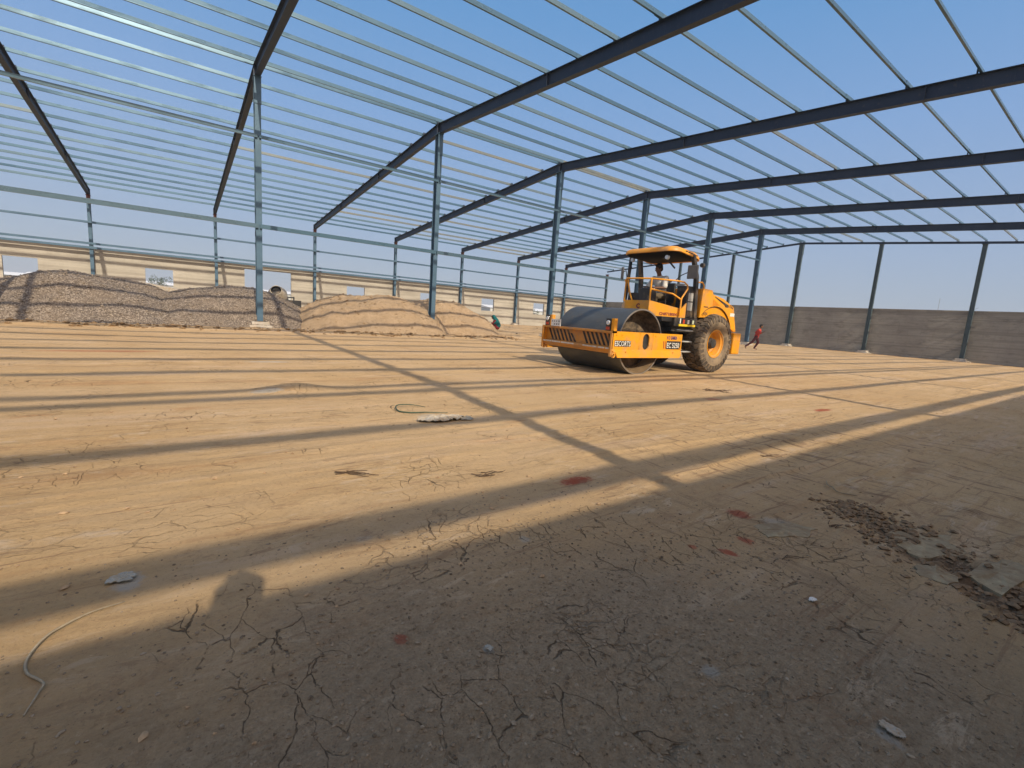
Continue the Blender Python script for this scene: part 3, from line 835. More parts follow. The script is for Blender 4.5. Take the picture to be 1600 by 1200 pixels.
def person(label, base, J, face, up, top, legs, group=None, hands=None, sc=1., vox=.008, long_sleeves=False, curl=.7, shoes=None):
    """J: joints in world metres. The body is one mesh; clothing and hair are its parts."""
    root = empty('person', base, label, 'person', group)
    V = {k: Vector(v) for k, v in J.items()}
    bm = bmesh.new()
    mid = V['hip']*.5+V['chest']*.5
    for s in 'LR':
        capsule(bm, V['sh'+s], .050*sc, V['el'+s], .040*sc); capsule(bm, V['el'+s], .041*sc, V['wr'+s], .026*sc)
        capsule(bm, V['hp'+s], .088*sc, V['kn'+s], .056*sc); capsule(bm, V['kn'+s], .056*sc, V['an'+s], .036*sc)
        ft = (V['to'+s]-V['an'+s]); capsule(bm, V['an'+s]-ft*.2-Vector((0, 0, .03)), .034*sc, V['to'+s]-Vector((0, 0, .0)), .028*sc)
        capsule(bm, V['chest'], .10*sc, V['sh'+s], .062*sc); capsule(bm, V['hip'], .11*sc, V['hp'+s], .095*sc)
    capsule(bm, V['hip'], .125*sc, mid, .118*sc); capsule(bm, mid, .118*sc, V['chest'], .135*sc)
    capsule(bm, V['chest'], .08*sc, V['neck'], .056*sc); capsule(bm, V['neck'], .056*sc, V['head']-Vector(up)*.05, .052*sc)
    P, rot = head_caps(bm, V['head'], face, up)
    for s, sd in (('L', 1), ('R', -1)):
        d, n = hands[s] if hands else ((V['wr'+s]-V['el'+s]), Vector((0, 0, -1)))
        hand_caps(bm, V['wr'+s], d, n, sd, curl, sc)
    remeshed('body', bm, vox, [m_skin], root, 1)
    eyes_part(P, rot, root); hair_part(P, rot, root, m_hair)
    bm = bmesh.new(); o = .016
    for s in 'LR':
        e = V['wr'+s]*.95+V['el'+s]*.05 if long_sleeves else V['sh'+s].lerp(V['el'+s], .85)
        capsule(bm, V['chest'], (.10+o)*sc, V['sh'+s], (.064+o)*sc); 
        if long_sleeves: capsule(bm, V['sh'+s], (.052+o)*sc, V['el'+s], (.044+o)*sc); capsule(bm, V['el'+s], (.044+o)*sc, e, (.03+o)*sc)
        else: capsule(bm, V['sh'+s], (.056+o)*sc, e, (.052+o)*sc)
        capsule(bm, V['hip'], (.118+o)*sc, V['hp'+s]+(V['hip']-V['hp'+s])*.3, (.10+o)*sc)
    capsule(bm, V['hip'], (.13+o)*sc, mid, (.122+o)*sc); capsule(bm, mid, (.122+o)*sc, V['chest'], (.138+o)*sc)
    capsule(bm, V['chest'], (.09+o)*sc, V['neck']+(V['chest']-V['neck'])*.3, (.058+o)*sc)
    remeshed('shirt', bm, .011, [top], root, 2)
    bm = bmesh.new()
    for s in 'LR':
        e = V['kn'+s].lerp(V['an'+s], .9)
        capsule(bm, V['hip'], .125*sc, V['hp'+s], (.096+o)*sc); capsule(bm, V['hp'+s], (.092+o)*sc, V['kn'+s], (.062+o)*sc); capsule(bm, V['kn'+s], (.062+o)*sc, e, (.046+o)*sc)
    remeshed('trousers', bm, .011, [legs], root, 2)
    if shoes:
        for s in 'LR':
            bm = bmesh.new(); ft = (V['to'+s]-V['an'+s]); capsule(bm, V['an'+s]-ft*.25-Vector((0, 0, .035)), .042, V['to'+s], .036); remeshed('shoe', bm, .01, [shoes], root, 1)
    return root

# ---------------------------------------------------------------- road roller
RX = -8.2; RY = 8.82
roller = empty('road_roller', (RX, 10.3, 0), 'dusty orange and black single drum road roller with a canopy, a driver on its seat', 'road roller')
XRi, XLe = -7.0, -9.40      # outer faces of the drum frame
DR = .775; DX0, DX1 = -9.24, -7.13
# drum
mb = MB()
mb.lathe([(0, DR), (.012, DR+.0), (DX1-DX0-.012, DR), (DX1-DX0, DR), (DX1-DX0, DR-.035), (0, DR-.035)], (DX0, RY, DR-.004), 'x', 96, close=True)
drum = mb.build('drum', [m_drum], roller, smooth=40)
for s, x in ((1, DX1), (-1, DX0)):
    mb = MB()
    mb.lathe([(0, DR-.001), (.006*s, DR-.001), (.006*s, DR-.036), (0, DR-.036)], (x+.001*s, RY, DR-.004), 'x', 96, close=True)
    mb.build('drum_edge', [m_rimw], drum)
    mb = MB()
    mb.lathe([(-.02*s, DR-.036), (-.36*s, DR-.10), (-.38*s, .36), (-.20*s, .30), (-.20*s, .12), (-.08*s, .11), (-.08*s, 0)], (x, RY, DR-.004), 'x', 64)
    for k in range(8):
        a = k*math.pi/4+.2; mb.lathe([(0, 0), (0, .028), (.045*s, .028), (.045*s, 0)], (x-.20*s, RY+.22*math.cos(a), DR+.22*math.sin(a)), 'x', 6)
    mb.build('drum_inner_plate', [m_drumin], drum, smooth=35)
    # earth caked in the drum
    mb = MB(); n = 26; rows = []
    for i in range(n+1):
        a = -math.pi/2-1.15+2.3*i/n+.0; row = []
        th = .11*max(0, math.cos((a+math.pi/2)*1.3))+.012*random.random()
        for t_, dd in ((.004, 0.), (.14, .6), (.30, 1.0)):
            row.append(mb.bm.verts.new((x-s*t_, RY+(DR-.038-th*dd)*math.cos(a), DR-.004+(DR-.038-th*dd)*math.sin(a))))
        rows.append(row)
    for A, B in zip(rows[:-1], rows[1:]):
        for k in range(2): mb.face([A[k], B[k], B[k+1], A[k+1]])
    mb.build('caked_earth', [m_soil], drum, smooth=60)
# side plates of the drum frame (with oval hole, folded lower half and tow hook)
def side_plate(x, s):
    mb = MB()
    y0, y1 = 7.72, 10.24; zt, zf, zb = 1.0, .60, .42
    # upper plate around the oval hole
    hy, hz, hr, hh = 8.86, .79, .115, .07
    n = 14; ring = []
    for k in range(2*n):
        a = 2*math.pi*k/(2*n); cy = hy+hr*math.cos(a); cz = hz+hr*math.sin(a)+(hh if math.sin(a) > .01 else (-hh if math.sin(a) < -.01 else 0)); ring.append((cy, cz))
    outer = []
    for (cy, cz) in ring:
        dy, dz = cy-hy, cz-hz; t_ = 1e9
        if abs(dy) > 1e-6: t_ = min(t_, .24/abs(dy))
        if abs(dz) > 1e-6: t_ = min(t_, .195/abs(dz))
        outer.append((hy+dy*t_, hz+dz*t_))
    for xx, fl in ((x, 1), (x-s*.03, 0)):
        A = [mb.bm.verts.new((xx, *p)) for p in ring]; B = [mb.bm.verts.new((xx, *p)) for p in outer]
        for k in range(2*n): mb.face([A[k], B[k], B[(k+1) % (2*n)], A[(k+1) % (2*n)]])
        if fl: A0 = A
        else:
            for k in range(2*n): mb.face([A0[k], A0[(k+1) % (2*n)], A[(k+1) % (2*n)], A[k]])
    mb.box(x, x-s*.03, hy-.24, hy+.24, hz+.195, zt); 
    mb.box(x, x-s*.03, y0, hy-.24, zf, zt); mb.box(x, x-s*.03, hy+.24, y1, zf, zt)
    # folded lower part leaning outwards
    xo = x+s*.045
    prof = [(y0+.16, zb), (y0+.12, zb+.10), (y0+.02, zb+.14), (y0-.0, zf), (y1, zf), (y1-.02, zb+.06), (y1-.10, zb)]
    A = []; B = []
    for (yy, zz) in prof:
        t_ = (zf-zz)/(zf-zb); A.append(mb.bm.verts.new((x+(xo-x)*t_, yy, zz))); B.append(mb.bm.verts.new((x-s*.03+(xo-x)*t_, yy, zz)))
    mb.face(A); mb.face(B[::-1])
    for k in range(len(A)): mb.face([A[k], B[k], B[(k+1) % len(A)], A[(k+1) % len(A)]])
    # hook
    for k in range(9):
        a0 = R(-100+k*32); a1 = R(-100+(k+1)*32); cy, cz, r0, r1 = y0+.045, zb+.055, .030, .062
        mb.hull8([(x-s*.02, cy+r0*math.cos(a0), cz+r0*math.sin(a0)), (x-s*.02, cy+r1*math.cos(a0), cz+r1*math.sin(a0)), (x-s*.02, cy+r1*math.cos(a1), cz+r1*math.sin(a1)), (x-s*.02, cy+r0*math.cos(a1), cz+r0*math.sin(a1)),
                  (x+s*.03, cy+r0*math.cos(a0), cz+r0*math.sin(a0)), (x+s*.03, cy+r1*math.cos(a0), cz+r1*math.sin(a0)), (x+s*.03, cy+r1*math.cos(a1), cz+r1*math.sin(a1)), (x+s*.03, cy+r0*math.cos(a1), cz+r0*math.sin(a1))])
    for yy, zz in ((y0+.12, .93), (y0+.3, .93), (y0+.12, .52), (y0+.45, .55), (9.2, .93), (9.9, .55), (10.15, .92), (10.15, .66)):
        mb.lathe([(0, 0), (0, .018), (.012*s, .018), (.012*s, 0)], (x+(s*.02 if zz < .6 else 0), yy, zz), 'x', 8)
    o = mb.build('side_plate', [m_orange], roller)
    # dark hub carrier behind the hole
    m2 = MB(); m2.lathe([(-.02*s, 0), (-.02*s, .20), (-.10*s, .24), (-.10*s, 0)], (x-s*.03, hy, hz), 'x', 24); m2.build('hub_carrier', [m_dark], roller, smooth=40)
    return o
sp = side_plate(XRi, 1); spl = side_plate(XLe, -1)
# front beam with slanted slots
yb = 7.74
mb = MB()
mb.box(XLe-.0, XRi, yb-.05, yb+.10, .955, 1.0)
mb.box(XLe+.03, XRi-.03, yb+.07, yb+.10, .50, .955)
mb.prism([(yb-.05, .60), (yb-.05, .635), (yb+.07, .635), (yb+.07, .50), (yb+.03, .50)], XLe+.03, XRi-.03, 'x')
mb.box(XLe, XLe+.05, yb-.06, yb+.0, .44, 1.0); mb.box(XRi-.05, XRi, yb-.06, yb, .44, 1.0)
xa, xb_ = XLe+.1, XRi-.1; nS = 16
mb.mi = 1
for k in range(nS):
    t0 = xa+(xb_-xa)*(k+.1)/nS
    if k in (7, 8): continue
    w = .070
    z_lo, z_hi = .66, .935
    lean = .16*(z_hi-z_lo)/.27
    if k == 6: z_hi = .86
    if k == nS-1: lean = .06
    mb.prism([(t0+lean, z_lo), (t0+lean+w, z_lo), (t0+w, z_hi), (t0, z_hi)], yb+.0665, yb+.069, 'y')
mb.mi = 0
beam = mb.build('front_beam', [m_orange2, m_stripe], roller)
mb = MB(); rr = random.Random(3); x = XLe+.06
while x < XRi-.1:
    w = rr.uniform(.08, .3)
    if not (-8.35 < x < -8.0): mb.box(x, min(x+w, XRi-.06), yb-.056, yb-.0505, .60, .634)
    x += w+rr.uniform(.0, .05)
mb.build('reflective_tape', [simple('worn_white_tape', (.50, .46, .40), .5, 0, .3, 14)], beam)
# scraper bar and rear cross member
mb = MB(); mb.box(XLe+.04, XRi-.04, 9.92, 10.24, .48, .98); mb.box(XLe+.08, XRi-.08, 9.66, 9.70, .5, .62)
mb.box(XLe+.08, XRi-.08, 7.86, 7.90, .47, .56)
mb.build('rear_cross_beam', [m_dark], roller, bevel=.01)
# headlights
for xc, sgn in ((-7.13, 1), (-9.22, -1)):
    mb = MB(); mb.box(xc-.10, xc+.035, yb-.03, yb+.09, 1.0, 1.27); 
    h = mb.build('headlight', [m_black], roller, bevel=.008)
    mb = MB(); mb.box(xc+.037, xc+.12, yb+.0, yb+.10, 1.0, 1.275); mb.build('headlight_bracket', [m_orange], h, bevel=.004)
    mb = MB(); mb.lathe([(-.0, 0), (-.018, .02), (-.022, .04), (-.012, .052), (0, .054)], (xc-.03, yb-.033, 1.175), 'y', 24)
    mb.build('lens', [m_lens], h, smooth=60)
    mb = MB(); mb.box(xc-.085, xc+.02, yb-.036, yb-.0305, 1.02, 1.085); mb.build('indicator_lens', [m_redl], h)
# number plate: white with dark marks too blurred to read
mb = MB(); mb.box(-9.05, -8.70, yb-.07, yb-.055, 1.0, 1.17); npl = mb.build('number_plate', [m_white], roller)
mb = MB()
rr = random.Random(9)
for k in range(4):
    for zz in (1.03, 1.10):
        if (k, zz) in ((0, 1.03),): continue
        mb.box(-9.02+.08*k, -9.02+.08*k+rr.uniform(.03, .05), yb-.073, yb-.0705, zz, zz+.038)
mb.build('plate_marking', [simple('grey_plate_marks', (.25, .25, .24), .6)], npl)

def text(name, s, x, y, z, size, mat, parent, sx=1., face='x', bold=.0, ext=.002):
    cu = bpy.data.curves.new(name, 'FONT'); cu.body = s; cu.size = size; cu.extrude = ext; cu.offset = bold; cu.align_x = 'LEFT'; cu.resolution_u = 2
    o = bpy.data.objects.new('tmp', cu); col.objects.link(o)
    dg = bpy.context.evaluated_depsgraph_get(); dg.update()
    me = bpy.data.meshes.new_from_object(o.evaluated_get(dg)); bpy.data.objects.remove(o); bpy.data.curves.remove(cu); me.name = name
    me.materials.clear()
    # text runs along +Y on a face looking +X
    m = Matrix(((0, 0, 1, x), (sx, 0, 0, y), (0, 1, 0, z), (0, 0, 0, 1)))
    if face == 'up': m = Matrix(((0, -1, 0, x), (sx, 0, 0, y), (0, 0, 1, z), (0, 0, 0, 1)))
    me.transform(m)
    return link_mesh(name, me, mat, parent)
xs_ = XRi+.0015
mb = MB(); mb.box(XRi, XRi+.0015, 7.79, 8.33, .665, .80); mb.build('badge_plate', [m_black], sp)
text('lettering', 'ESCORTS', XRi+.004, 7.795, .678, .158, [m_white], sp, .80, bold=.001)
mb = MB(); mb.box(XRi, XRi+.0015, 9.63, 10.20, .63, .83); mb.build('badge_plate', [m_black], sp)
text('lettering', 'EC 5250', XRi+.004, 9.645, .662, .18, [m_white], sp, .79, bold=.002)
mb = MB()
for k in range(2): mb.prism([(9.50+.06*k, .82), (9.525+.06*k, .82), (9.56+.06*k, .64), (9.535+.06*k, .64)], XRi+.0, XRi+.0022, 'x')
mb.build('badge_stripe', [m_redtx], sp)
text('lettering', 'H D SAMRA', XRi+.003, 9.62, .865, .125, [m_bluetx], sp, .62, bold=.003)

# chassis
mb = MB()
mb.box(-8.55, -7.85, 10.2, 10.75, .55, 1.05)
mb.box(-8.75, -7.65, 10.75, 12.6, .62, 1.25)
mb.lathe([(0, 0), (0, .16), (.5, .16), (.5, 0)], (-8.2, 10.55, .55), 'z', 20)
mb.lathe([(0, 0), (0, .13), (1.9, .13), (1.9, 0)], (-9.15, 11.82, .80), 'x', 20)
mb.box(-9.0, -7.35, 10.25, 11.1, 1.06, 1.20)
for x in (-8.5, -7.95): mb.tube([(x, 10.1, .75), (x+.05, 10.4, 1.0), (x, 10.9, .9)], .03)
mb.build('chassis', [m_dark], roller, bevel=.01)
# wheels
WC = (11.84, .80)
def wheel(xo, s):
    """xo: outer face"""
    w = .58; xi = xo-s*w; c = (xo-s*w/2, WC[0], WC[1]-.004)
    root = MB(); h = w/2
    prof = [(-h*.80, .36), (-h*.98, .44), (-h*1.0, .58), (-h*.93, .70), (-h*.80, .755), (0, .775), (h*.80, .755), (h*.93, .70), (h*1.0, .58), (h*.98, .44), (h*.80, .36)]
    root.lathe(prof, c, 'x', 72)
    t = root.build('wheel', [m_tyre], roller, smooth=50)
    lug = MB(); nl = 30
    for k in range(nl):
        for row, (u0, u1, sh) in enumerate(((-.98, -.50, .0), (-.46, -.02, .5), (.02, .46, .0), (.50, .98, .5))):
            a = 2*math.pi*(k+sh)/nl; da = 2*math.pi/nl*.40
            skew = .10*(1 if row in (0, 2) else -1)
            pts = []
            for rad_o in (0, 1):
                for (u, q) in ((u0, -1), (u1, -1), (u1, 1), (u0, 1)):
                    rr_ = (.775-.09*max(0, abs(u)-.6)**1*1.2) + (.026 if rad_o else -.03)
                    aa = a+da*q+skew*(u-(u0+u1)/2)
                    pts.append((c[0]+u*h*.96, c[1]+rr_*math.cos(aa), c[2]+rr_*math.sin(aa)))
            lug.hull8(pts)
    for k in range(nl):
        for s2 in (-1, 1):
            a = 2*math.pi*(k+.5*(s2 > 0))/nl; da = 2*math.pi/nl*.3; pts = []
            for off in (-.01, .014):
                for (rad, q) in ((.60, -1), (.735, -1), (.735, 1), (.60, 1)):
                    pts.append((c[0]+s2*(h*(1.0 if rad < .65 else .90)+off), c[1]+rad*math.cos(a+da*q), c[2]+rad*math.sin(a+da*q)))
            lug.hull8(pts)
    lug.build('tread', [m_tyret], t)
    rim = MB()
    xo_ = xo-s*.03
    P = [(0, .385), (0, .365), (-.03*s, .355), (-.05*s, .32), (-.10*s, .31), (-.14*s, .28), (-.20*s, .27), (-.24*s, .20), (-.26*s, .14), (-.26*s, .0)]
    rim.lathe(P, (xo_, WC[0], WC[1]-.004), 'x', 48)
    rim.build('rim', [m_orange], t, smooth=35)
    hub = MB(); hub.lathe([(-.25*s, .15), (-.12*s, .15), (-.10*s, .13), (-.05*s, .12), (-.04*s, .0)], (xo_, WC[0], WC[1]-.004), 'x', 24)
    for k in range(8):
        a = k*math.pi/4; hub.lathe([(-.26*s, 0), (-.26*s, .018), (-.22*s, .018), (-.22*s, 0)], (xo_, WC[0]+.185*math.cos(a), WC[1]+.185*math.sin(a)), 'x', 6)
    hub.build('hub', [m_dark], t, smooth=40)
wheel(-7.02, 1); wheel(-9.38, -1)

# rear body: engine hood with wheel arches
XH = -7.17; XH2 = -9.23
arc = [(WC[0]+.93*math.cos(R(a)), .84+.95*math.sin(R(a))) for a in range(25, 142, 9)]
def hood_side(x, s):
    mb = MB()
    top = [(11.15, 2.22), (11.58, 2.20), (11.63, 2.10), (12.15, 2.02), (12.72, 1.82), (12.80, 1.60), (12.98, 1.15), (12.86, 1.14)]
    outline = [(11.12, 1.46), *top]+arc
    mb.prism(outline, x, x-s*.035, 'x')
    # arch lip
    o = mb.build('hood_side', [m_orange], roller)
    lip = MB()
    for (a, b) in zip(arc[:-1], arc[1:]):
        lip.hull8([(x+.006*s, a[0], a[1]), (x+.006*s, b[0], b[1]), (x-s*.26, b[0], b[1]), (x-s*.26, a[0], a[1]), (x+.006*s, a[0]*1+0, a[1]+.012), (x+.006*s, b[0], b[1]+.012), (x-s*.26, b[0], b[1]+.012), (x-s*.26, a[0], a[1]+.012)])
    lip.build('arch_liner', [m_black], o)
    v = MB()
    v.prism([(11.72, 2.055), (12.45, 1.86), (12.45, 1.80), (12.30, 1.80), (12.22, 1.86), (11.76, 2.02)], x+.0, x+.004*s, 'x')
    for k in range(3): v.box(x, x+.004*s, 12.50+.07*k, 12.535+.07*k, 1.80-.012*k, 1.88-.028*k)
    v.build('side_vent', [m_black], o)
    r = MB(); r.prism([(11.66, 1.98), (12.02, 1.83), (11.66, 1.80)], x, x+.003*s, 'x'); r.build('pressed_panel', [simple('shaded_orange_press', (.62, .22, .01), .45)], o)
    return o
hs = hood_side(XH, 1); hood_side(XH2, -1)
text('lettering', 'G 9 6', XH+.004, 11.28, 1.545, .11, [m_black], hs, .7, bold=.004)
text('lettering', 'Mine', XH+.004, 11.26, 1.73, .07, [m_black], hs, 1.4, bold=.004) if False else None
mb = MB(); mb.box(XH, XH+.004, 11.26, 11.46, 1.74, 1.765); mb.build('hood_badge', [m_black], hs)
mb = MB(); mb.box(XH, XH+.003, 12.58, 12.80, 1.57, 1.66); mb.build('hood_badge', [m_white], hs)
mb = MB()
mb.prism([(11.15, 1.46), (11.15, 2.215), (11.58, 2.195), (11.63, 2.095), (12.15, 2.015), (12.72, 1.815), (12.80, 1.60), (12.96, 1.16), (12.4, 1.16), (11.9, 1.5)], XH-.036, XH2+.036, 'x')
mb.build('engine_hood', [m_orange], roller, bevel=.02)
mb = MB(); mb.box(-8.9, -8.86, 11.5, 11.54, 2.2, 2.6) ; mb.tube([(-8.75, 11.75, 2.0), (-8.75, 11.75, 2.42), (-8.75, 11.9, 2.5)], .04); mb.build('exhaust_pipe', [m_dark], roller)
mb = MB(); mb.box(-9.2, -7.05, 12.72, 13.1, .52, 1.12); mb.build('counterweight', [m_orange], roller, bevel=.03)
mb = MB(); mb.box(-9.0, -7.4, 12.4, 12.72, .6, 1.16); mb.build('rear_bumper_frame', [m_dark], roller)

# operator platform
mb = MB(); mb.box(-9.12, -7.22, 10.15, 11.12, 1.20, 1.42); mb.box(-9.0, -7.3, 9.75, 10.15, 1.30, 1.42)
deck = mb.build('platform_deck', [m_black], roller, bevel=.012)
mb = MB(); mb.box(-7.235, -7.195, 10.32, 11.02, 1.205, 1.26); mb.build('step_edge', [m_yellow], deck)
for k, (yy, mt) in enumerate(((10.37, m_white), (10.50, m_redl), (10.70, m_white), (10.90, m_greenr))):
    mb = MB(); mb.box(-7.25, -7.212, yy, yy+(.04 if k == 0 else .075), 1.275, 1.375 if k else 1.40); mb.build('reflector', [mt], deck)
for z in (1.10, .82, .56):
    mb = MB(); mb.tube([(-7.6, 10.45, z+.03), (-7.2, 10.45, z), (-7.12, 10.50, z), (-7.12, 10.82, z), (-7.2, 10.86, z), (-7.6, 10.86, z+.03)], .018, 8)
    mb.build('step', [m_greyst], roller, smooth=50)
# orange body panels round the operator
nose = [(-8.40, 9.75), (-7.72, 9.75)]
mb = MB()
zt0 = 1.80
def panel(mb, a, b, z0a, z1a, z0b, z1b, th=.03):
    a, b = Vector((*a, 0)), Vector((*b, 0)); n = (b-a).cross(Vector((0, 0, 1))).normalized()*th
    mb.hull8([(a.x, a.y, z0a), (b.x, b.y, z0b), (b.x-n.x, b.y-n.y, z0b), (a.x-n.x, a.y-n.y, z0a), (a.x, a.y, z1a), (b.x, b.y, z1b), (b.x-n.x, b.y-n.y, z1b), (a.x-n.x, a.y-n.y, z1a)])
panel(mb, (-8.52, 9.72), (-7.70, 9.72), 1.42, 1.80, 1.42, 1.80)
panel(mb, (-7.70, 9.72), (-7.27, 10.45), 1.42, 1.80, 1.42, 1.64)
panel(mb, (-7.27, 10.45), (-7.255, 10.62), 1.42, 1.64, 1.42, 1.80)
panel(mb, (-9.12, 10.3), (-8.52, 9.72), 1.42, 1.70, 1.42, 1.80)
pnl = mb.build('body_panel', [m_orange], roller)
n_ = Vector((.862, -.507, 0))
# stencilled number on the slanted right panel
def text_on(name, s, origin, ux, size, mat, parent, sx=1., bold=0.):
    cu = bpy.data.curves.new(name, 'FONT'); cu.body = s; cu.size = size; cu.extrude = .002; cu.offset = bold; cu.resolution_u = 2
    o = bpy.data.objects.new('tmp', cu); col.objects.link(o)
    dg = bpy.context.evaluated_depsgraph_get(); dg.update()
    me = bpy.data.meshes.new_from_object(o.evaluated_get(dg)); bpy.data.objects.remove(o); bpy.data.curves.remove(cu); me.name = name; me.materials.clear()
    ux = Vector(ux).normalized(); uz = Vector((0, 0, 1)); un = ux.cross(uz)
    m = Matrix((ux*sx, uz, un)).transposed().to_4x4(); m.translation = Vector(origin); me.transform(m)
    return link_mesh(name, me, mat, parent)
dpan = (Vector((-7.27, 10.45, 0))-Vector((-7.70, 9.72, 0))).normalized()
op = Vector((-7.70, 9.72, 1.455))+dpan*.27+Vector((dpan.y, -dpan.x, 0))*.004
text_on('lettering', 'CH8718004', op, dpan, .10, [m_redtx], pnl, .95, .003)
op2 = Vector((-8.12, 9.716, 1.60))
text_on('lettering', 'C', op2, (1, 0, 0), .16, [m_redtx], pnl, 1, .008)
# console, steering wheel, seat
mb = MB(); mb.prism([(9.78, 1.42), (9.78, 2.10), (9.90, 2.14), (10.02, 2.0), (10.02, 1.42)], -8.12, -7.76, 'x'); mb.prism([(9.78, 1.42), (9.80, 2.0), (10.0, 1.95), (10.02, 1.42)], -8.5, -8.13, 'x')
cons = mb.build('console', [m_black], roller, bevel=.012)
mb = MB(); mb.tube([(-8.2, 10.0, 1.6), (-8.2, 10.22, 2.06)], .03); mb.build('steering_column', [m_black], cons)
mb = MB()
cw, nrm = Vector((-8.2, 10.24, 2.10)), Vector((0, .42, .9)).normalized(); ax = Vector((1, 0, 0)); ay = nrm.cross(ax)
ring = [cw+(ax*math.cos(t)+ay*math.sin(t))*.19 for t in [2*math.pi*k/24 for k in range(25)]]
mb.tube(ring, .014, 8, caps=False)
for k in range(3):
    a = k*2.094+.5; mb.tube([cw-nrm*.03, cw+(ax*math.cos(a)+ay*math.sin(a))*.19], .010, 6)
mb.build('steering_wheel', [m_black], roller, smooth=60)
mb = MB(); mb.box(-8.45, -7.95, 10.45, 10.98, 1.42, 1.70); seatb = mb.build('seat', [m_dark], roller, bevel=.02)
mb = MB(); mb.box(-8.46, -7.94, 10.42, 10.98, 1.70, 1.84); mb.build('seat_cushion', [m_seat], seatb, bevel=.04)
mb = MB(); mb.hull8([(-8.44, 10.98, 1.80), (-7.96, 10.98, 1.80), (-7.96, 11.08, 1.80), (-8.44, 11.08, 1.80), (-8.40, 11.08, 2.36), (-8.0, 11.08, 2.36), (-8.0, 11.16, 2.36), (-8.40, 11.16, 2.36)]); mb.build('backrest', [m_seat], seatb, bevel=.03)
for x in (-8.53, -7.90): mb = MB(); mb.box(x, x+.05, 10.5, 10.95, 1.98, 2.02); mb.build('armrest', [m_seat], seatb, bevel=.012)
# entrance side box with two grey plates
mb = MB(); mb.box(-7.62, -7.30, 10.66, 11.10, 1.43, 2.24); bx = mb.build('side_cabinet', [m_black], roller, bevel=.012)
mb = MB(); mb.box(-7.2995, -7.294, 10.72, 10.93, 1.86, 2.07); mb.box(-7.2995, -7.294, 10.72, 10.93, 1.62, 1.83); mb.build('cover_plate', [m_greyst], bx)
mb = MB(); mb.box(-7.7, -7.5, 10.7, 10.9, 2.241, 2.30); mb.build('cover_plate', [m_greyst], bx)
# railings
mb = MB(); r_ = .022
mb.tube([(-7.70, 9.70, 1.5), (-7.70, 9.70, 2.33)], r_)
mb.tube([(-8.50, 9.70, 2.36), (-7.70, 9.70, 2.34), (-7.36, 10.30, 2.33), (-7.28, 10.46, 2.31), (-7.25, 10.56, 2.24), (-7.25, 10.58, 2.15), (-7.26, 10.40, 1.92), (-7.26, 10.38, 1.86), (-7.255, 10.38, 1.45)], r_)
mb.tube([(-7.69, 9.72, 2.08), (-7.40, 10.2, 2.0), (-7.28, 10.38, 1.88)], r_)
mb.build('handrail', [m_orange], roller, smooth=60)
mb = MB()
mb.tube([(-8.50, 9.70, 2.36), (-8.52, 9.70, 2.33), (-8.62, 9.8, 1.78)], r_)
mb.tube([(-8.50, 9.72, 2.35), (-8.40, 9.74, 2.0), (-8.30, 9.74, 1.80)], r_)
mb.tube([(-8.50, 9.70, 2.36), (-9.0, 10.2, 2.36), (-9.1, 10.4, 2.3), (-9.1, 10.6, 1.9), (-9.1, 10.6, 1.42)], r_)
mb.build('handrail', [m_orange], roller, smooth=60)
mb = MB(); mb.tube([(-7.28, 10.98, 2.28), (-7.26, 11.02, 2.36), (-7.22, 11.14, 2.37), (-7.20, 11.20, 2.30), (-7.20, 11.20, 1.6)], .020); mb.build('grab_handle', [m_orange], roller, smooth=60)
# canopy posts
def post(pts, w=.045):
    mb = MB()
    mb.ribbon(None, [[(x-w, y-w*1.2, z), (x+w, y-w*1.2, z), (x+w, y+w*1.2, z), (x-w, y+w*1.2, z)] for x, y, z in pts])
    return mb.build('canopy_post', [m_dark], roller)
post([(-7.28, 11.05, 1.43), (-7.28, 10.93, 2.50), (-7.30, 10.72, 3.02)])
post([(-9.06, 11.05, 1.43), (-9.06, 10.93, 2.50), (-9.05, 10.80, 3.02)])
post([(-8.88, 10.12, 1.43), (-8.86, 10.18, 2.75), (-8.95, 10.30, 3.05)], .03)
m_lining = simple('dark_lining', (.012, .011, .010), .8, 0, .1, 8, .1)
# canopy: rounded shell
mb = MB()
cx0, cx1, cy0, cy1 = -8.95, -7.27, 9.88, 11.16
def rrect(inset, z, dz_rear=0., n=6, rad=.28):
    pts = []; x0, x1, y0, y1 = cx0+inset, cx1-inset, cy0+inset, cy1-inset; r0 = max(rad-inset, .05)
    for (cx, cy, a0) in ((x1-r0, y1-r0, 0), (x0+r0, y1-r0, 90), (x0+r0, y0+r0, 180), (x1-r0, y0+r0, 270)):
        for k in range(n+1):
            a = R(a0+90*k/n); X_, Y_ = cx+r0*math.cos(a), cy+r0*math.sin(a)
            drop = dz_rear*sstep(.45, 1.0, np.array((Y_-cy0)/(cy1-cy0)))
            pts.append((X_, Y_, z-float(drop)))
    return pts
rings = [rrect(.05, 3.02, .10), rrect(.0, 3.03, .13), rrect(.0, 3.07, .13), rrect(.03, 3.12, .12), rrect(.12, 3.16, .08), rrect(.45, 3.18, .04)]
rows = [[mb.bm.verts.new(p) for p in rg] for rg in rings]
for A, B in zip(rows[:-1], rows[1:]):
    for k in range(len(A)): mb.face([A[k], A[(k+1) % len(A)], B[(k+1) % len(A)], B[k]])
mb.face(rows[-1])
can = mb.build('canopy', [m_orange], roller, smooth=50)
mb = MB()
rings = [rrect(.03, 3.018, .10), rrect(.10, 2.97, .06), rrect(.25, 2.93, 0), rrect(.5, 2.92, 0)]
rows = [[mb.bm.verts.new(p) for p in rg] for rg in rings]
for A, B in zip(rows[:-1], rows[1:]):
    for k in range(len(A)): mb.face([A[k], A[(k+1) % len(A)], B[(k+1) % len(A)], B[k]])
mb.face(rows[-1]); mb.face(rows[0][::-1])
mb.build('canopy_lining', [m_lining], can, smooth=50)
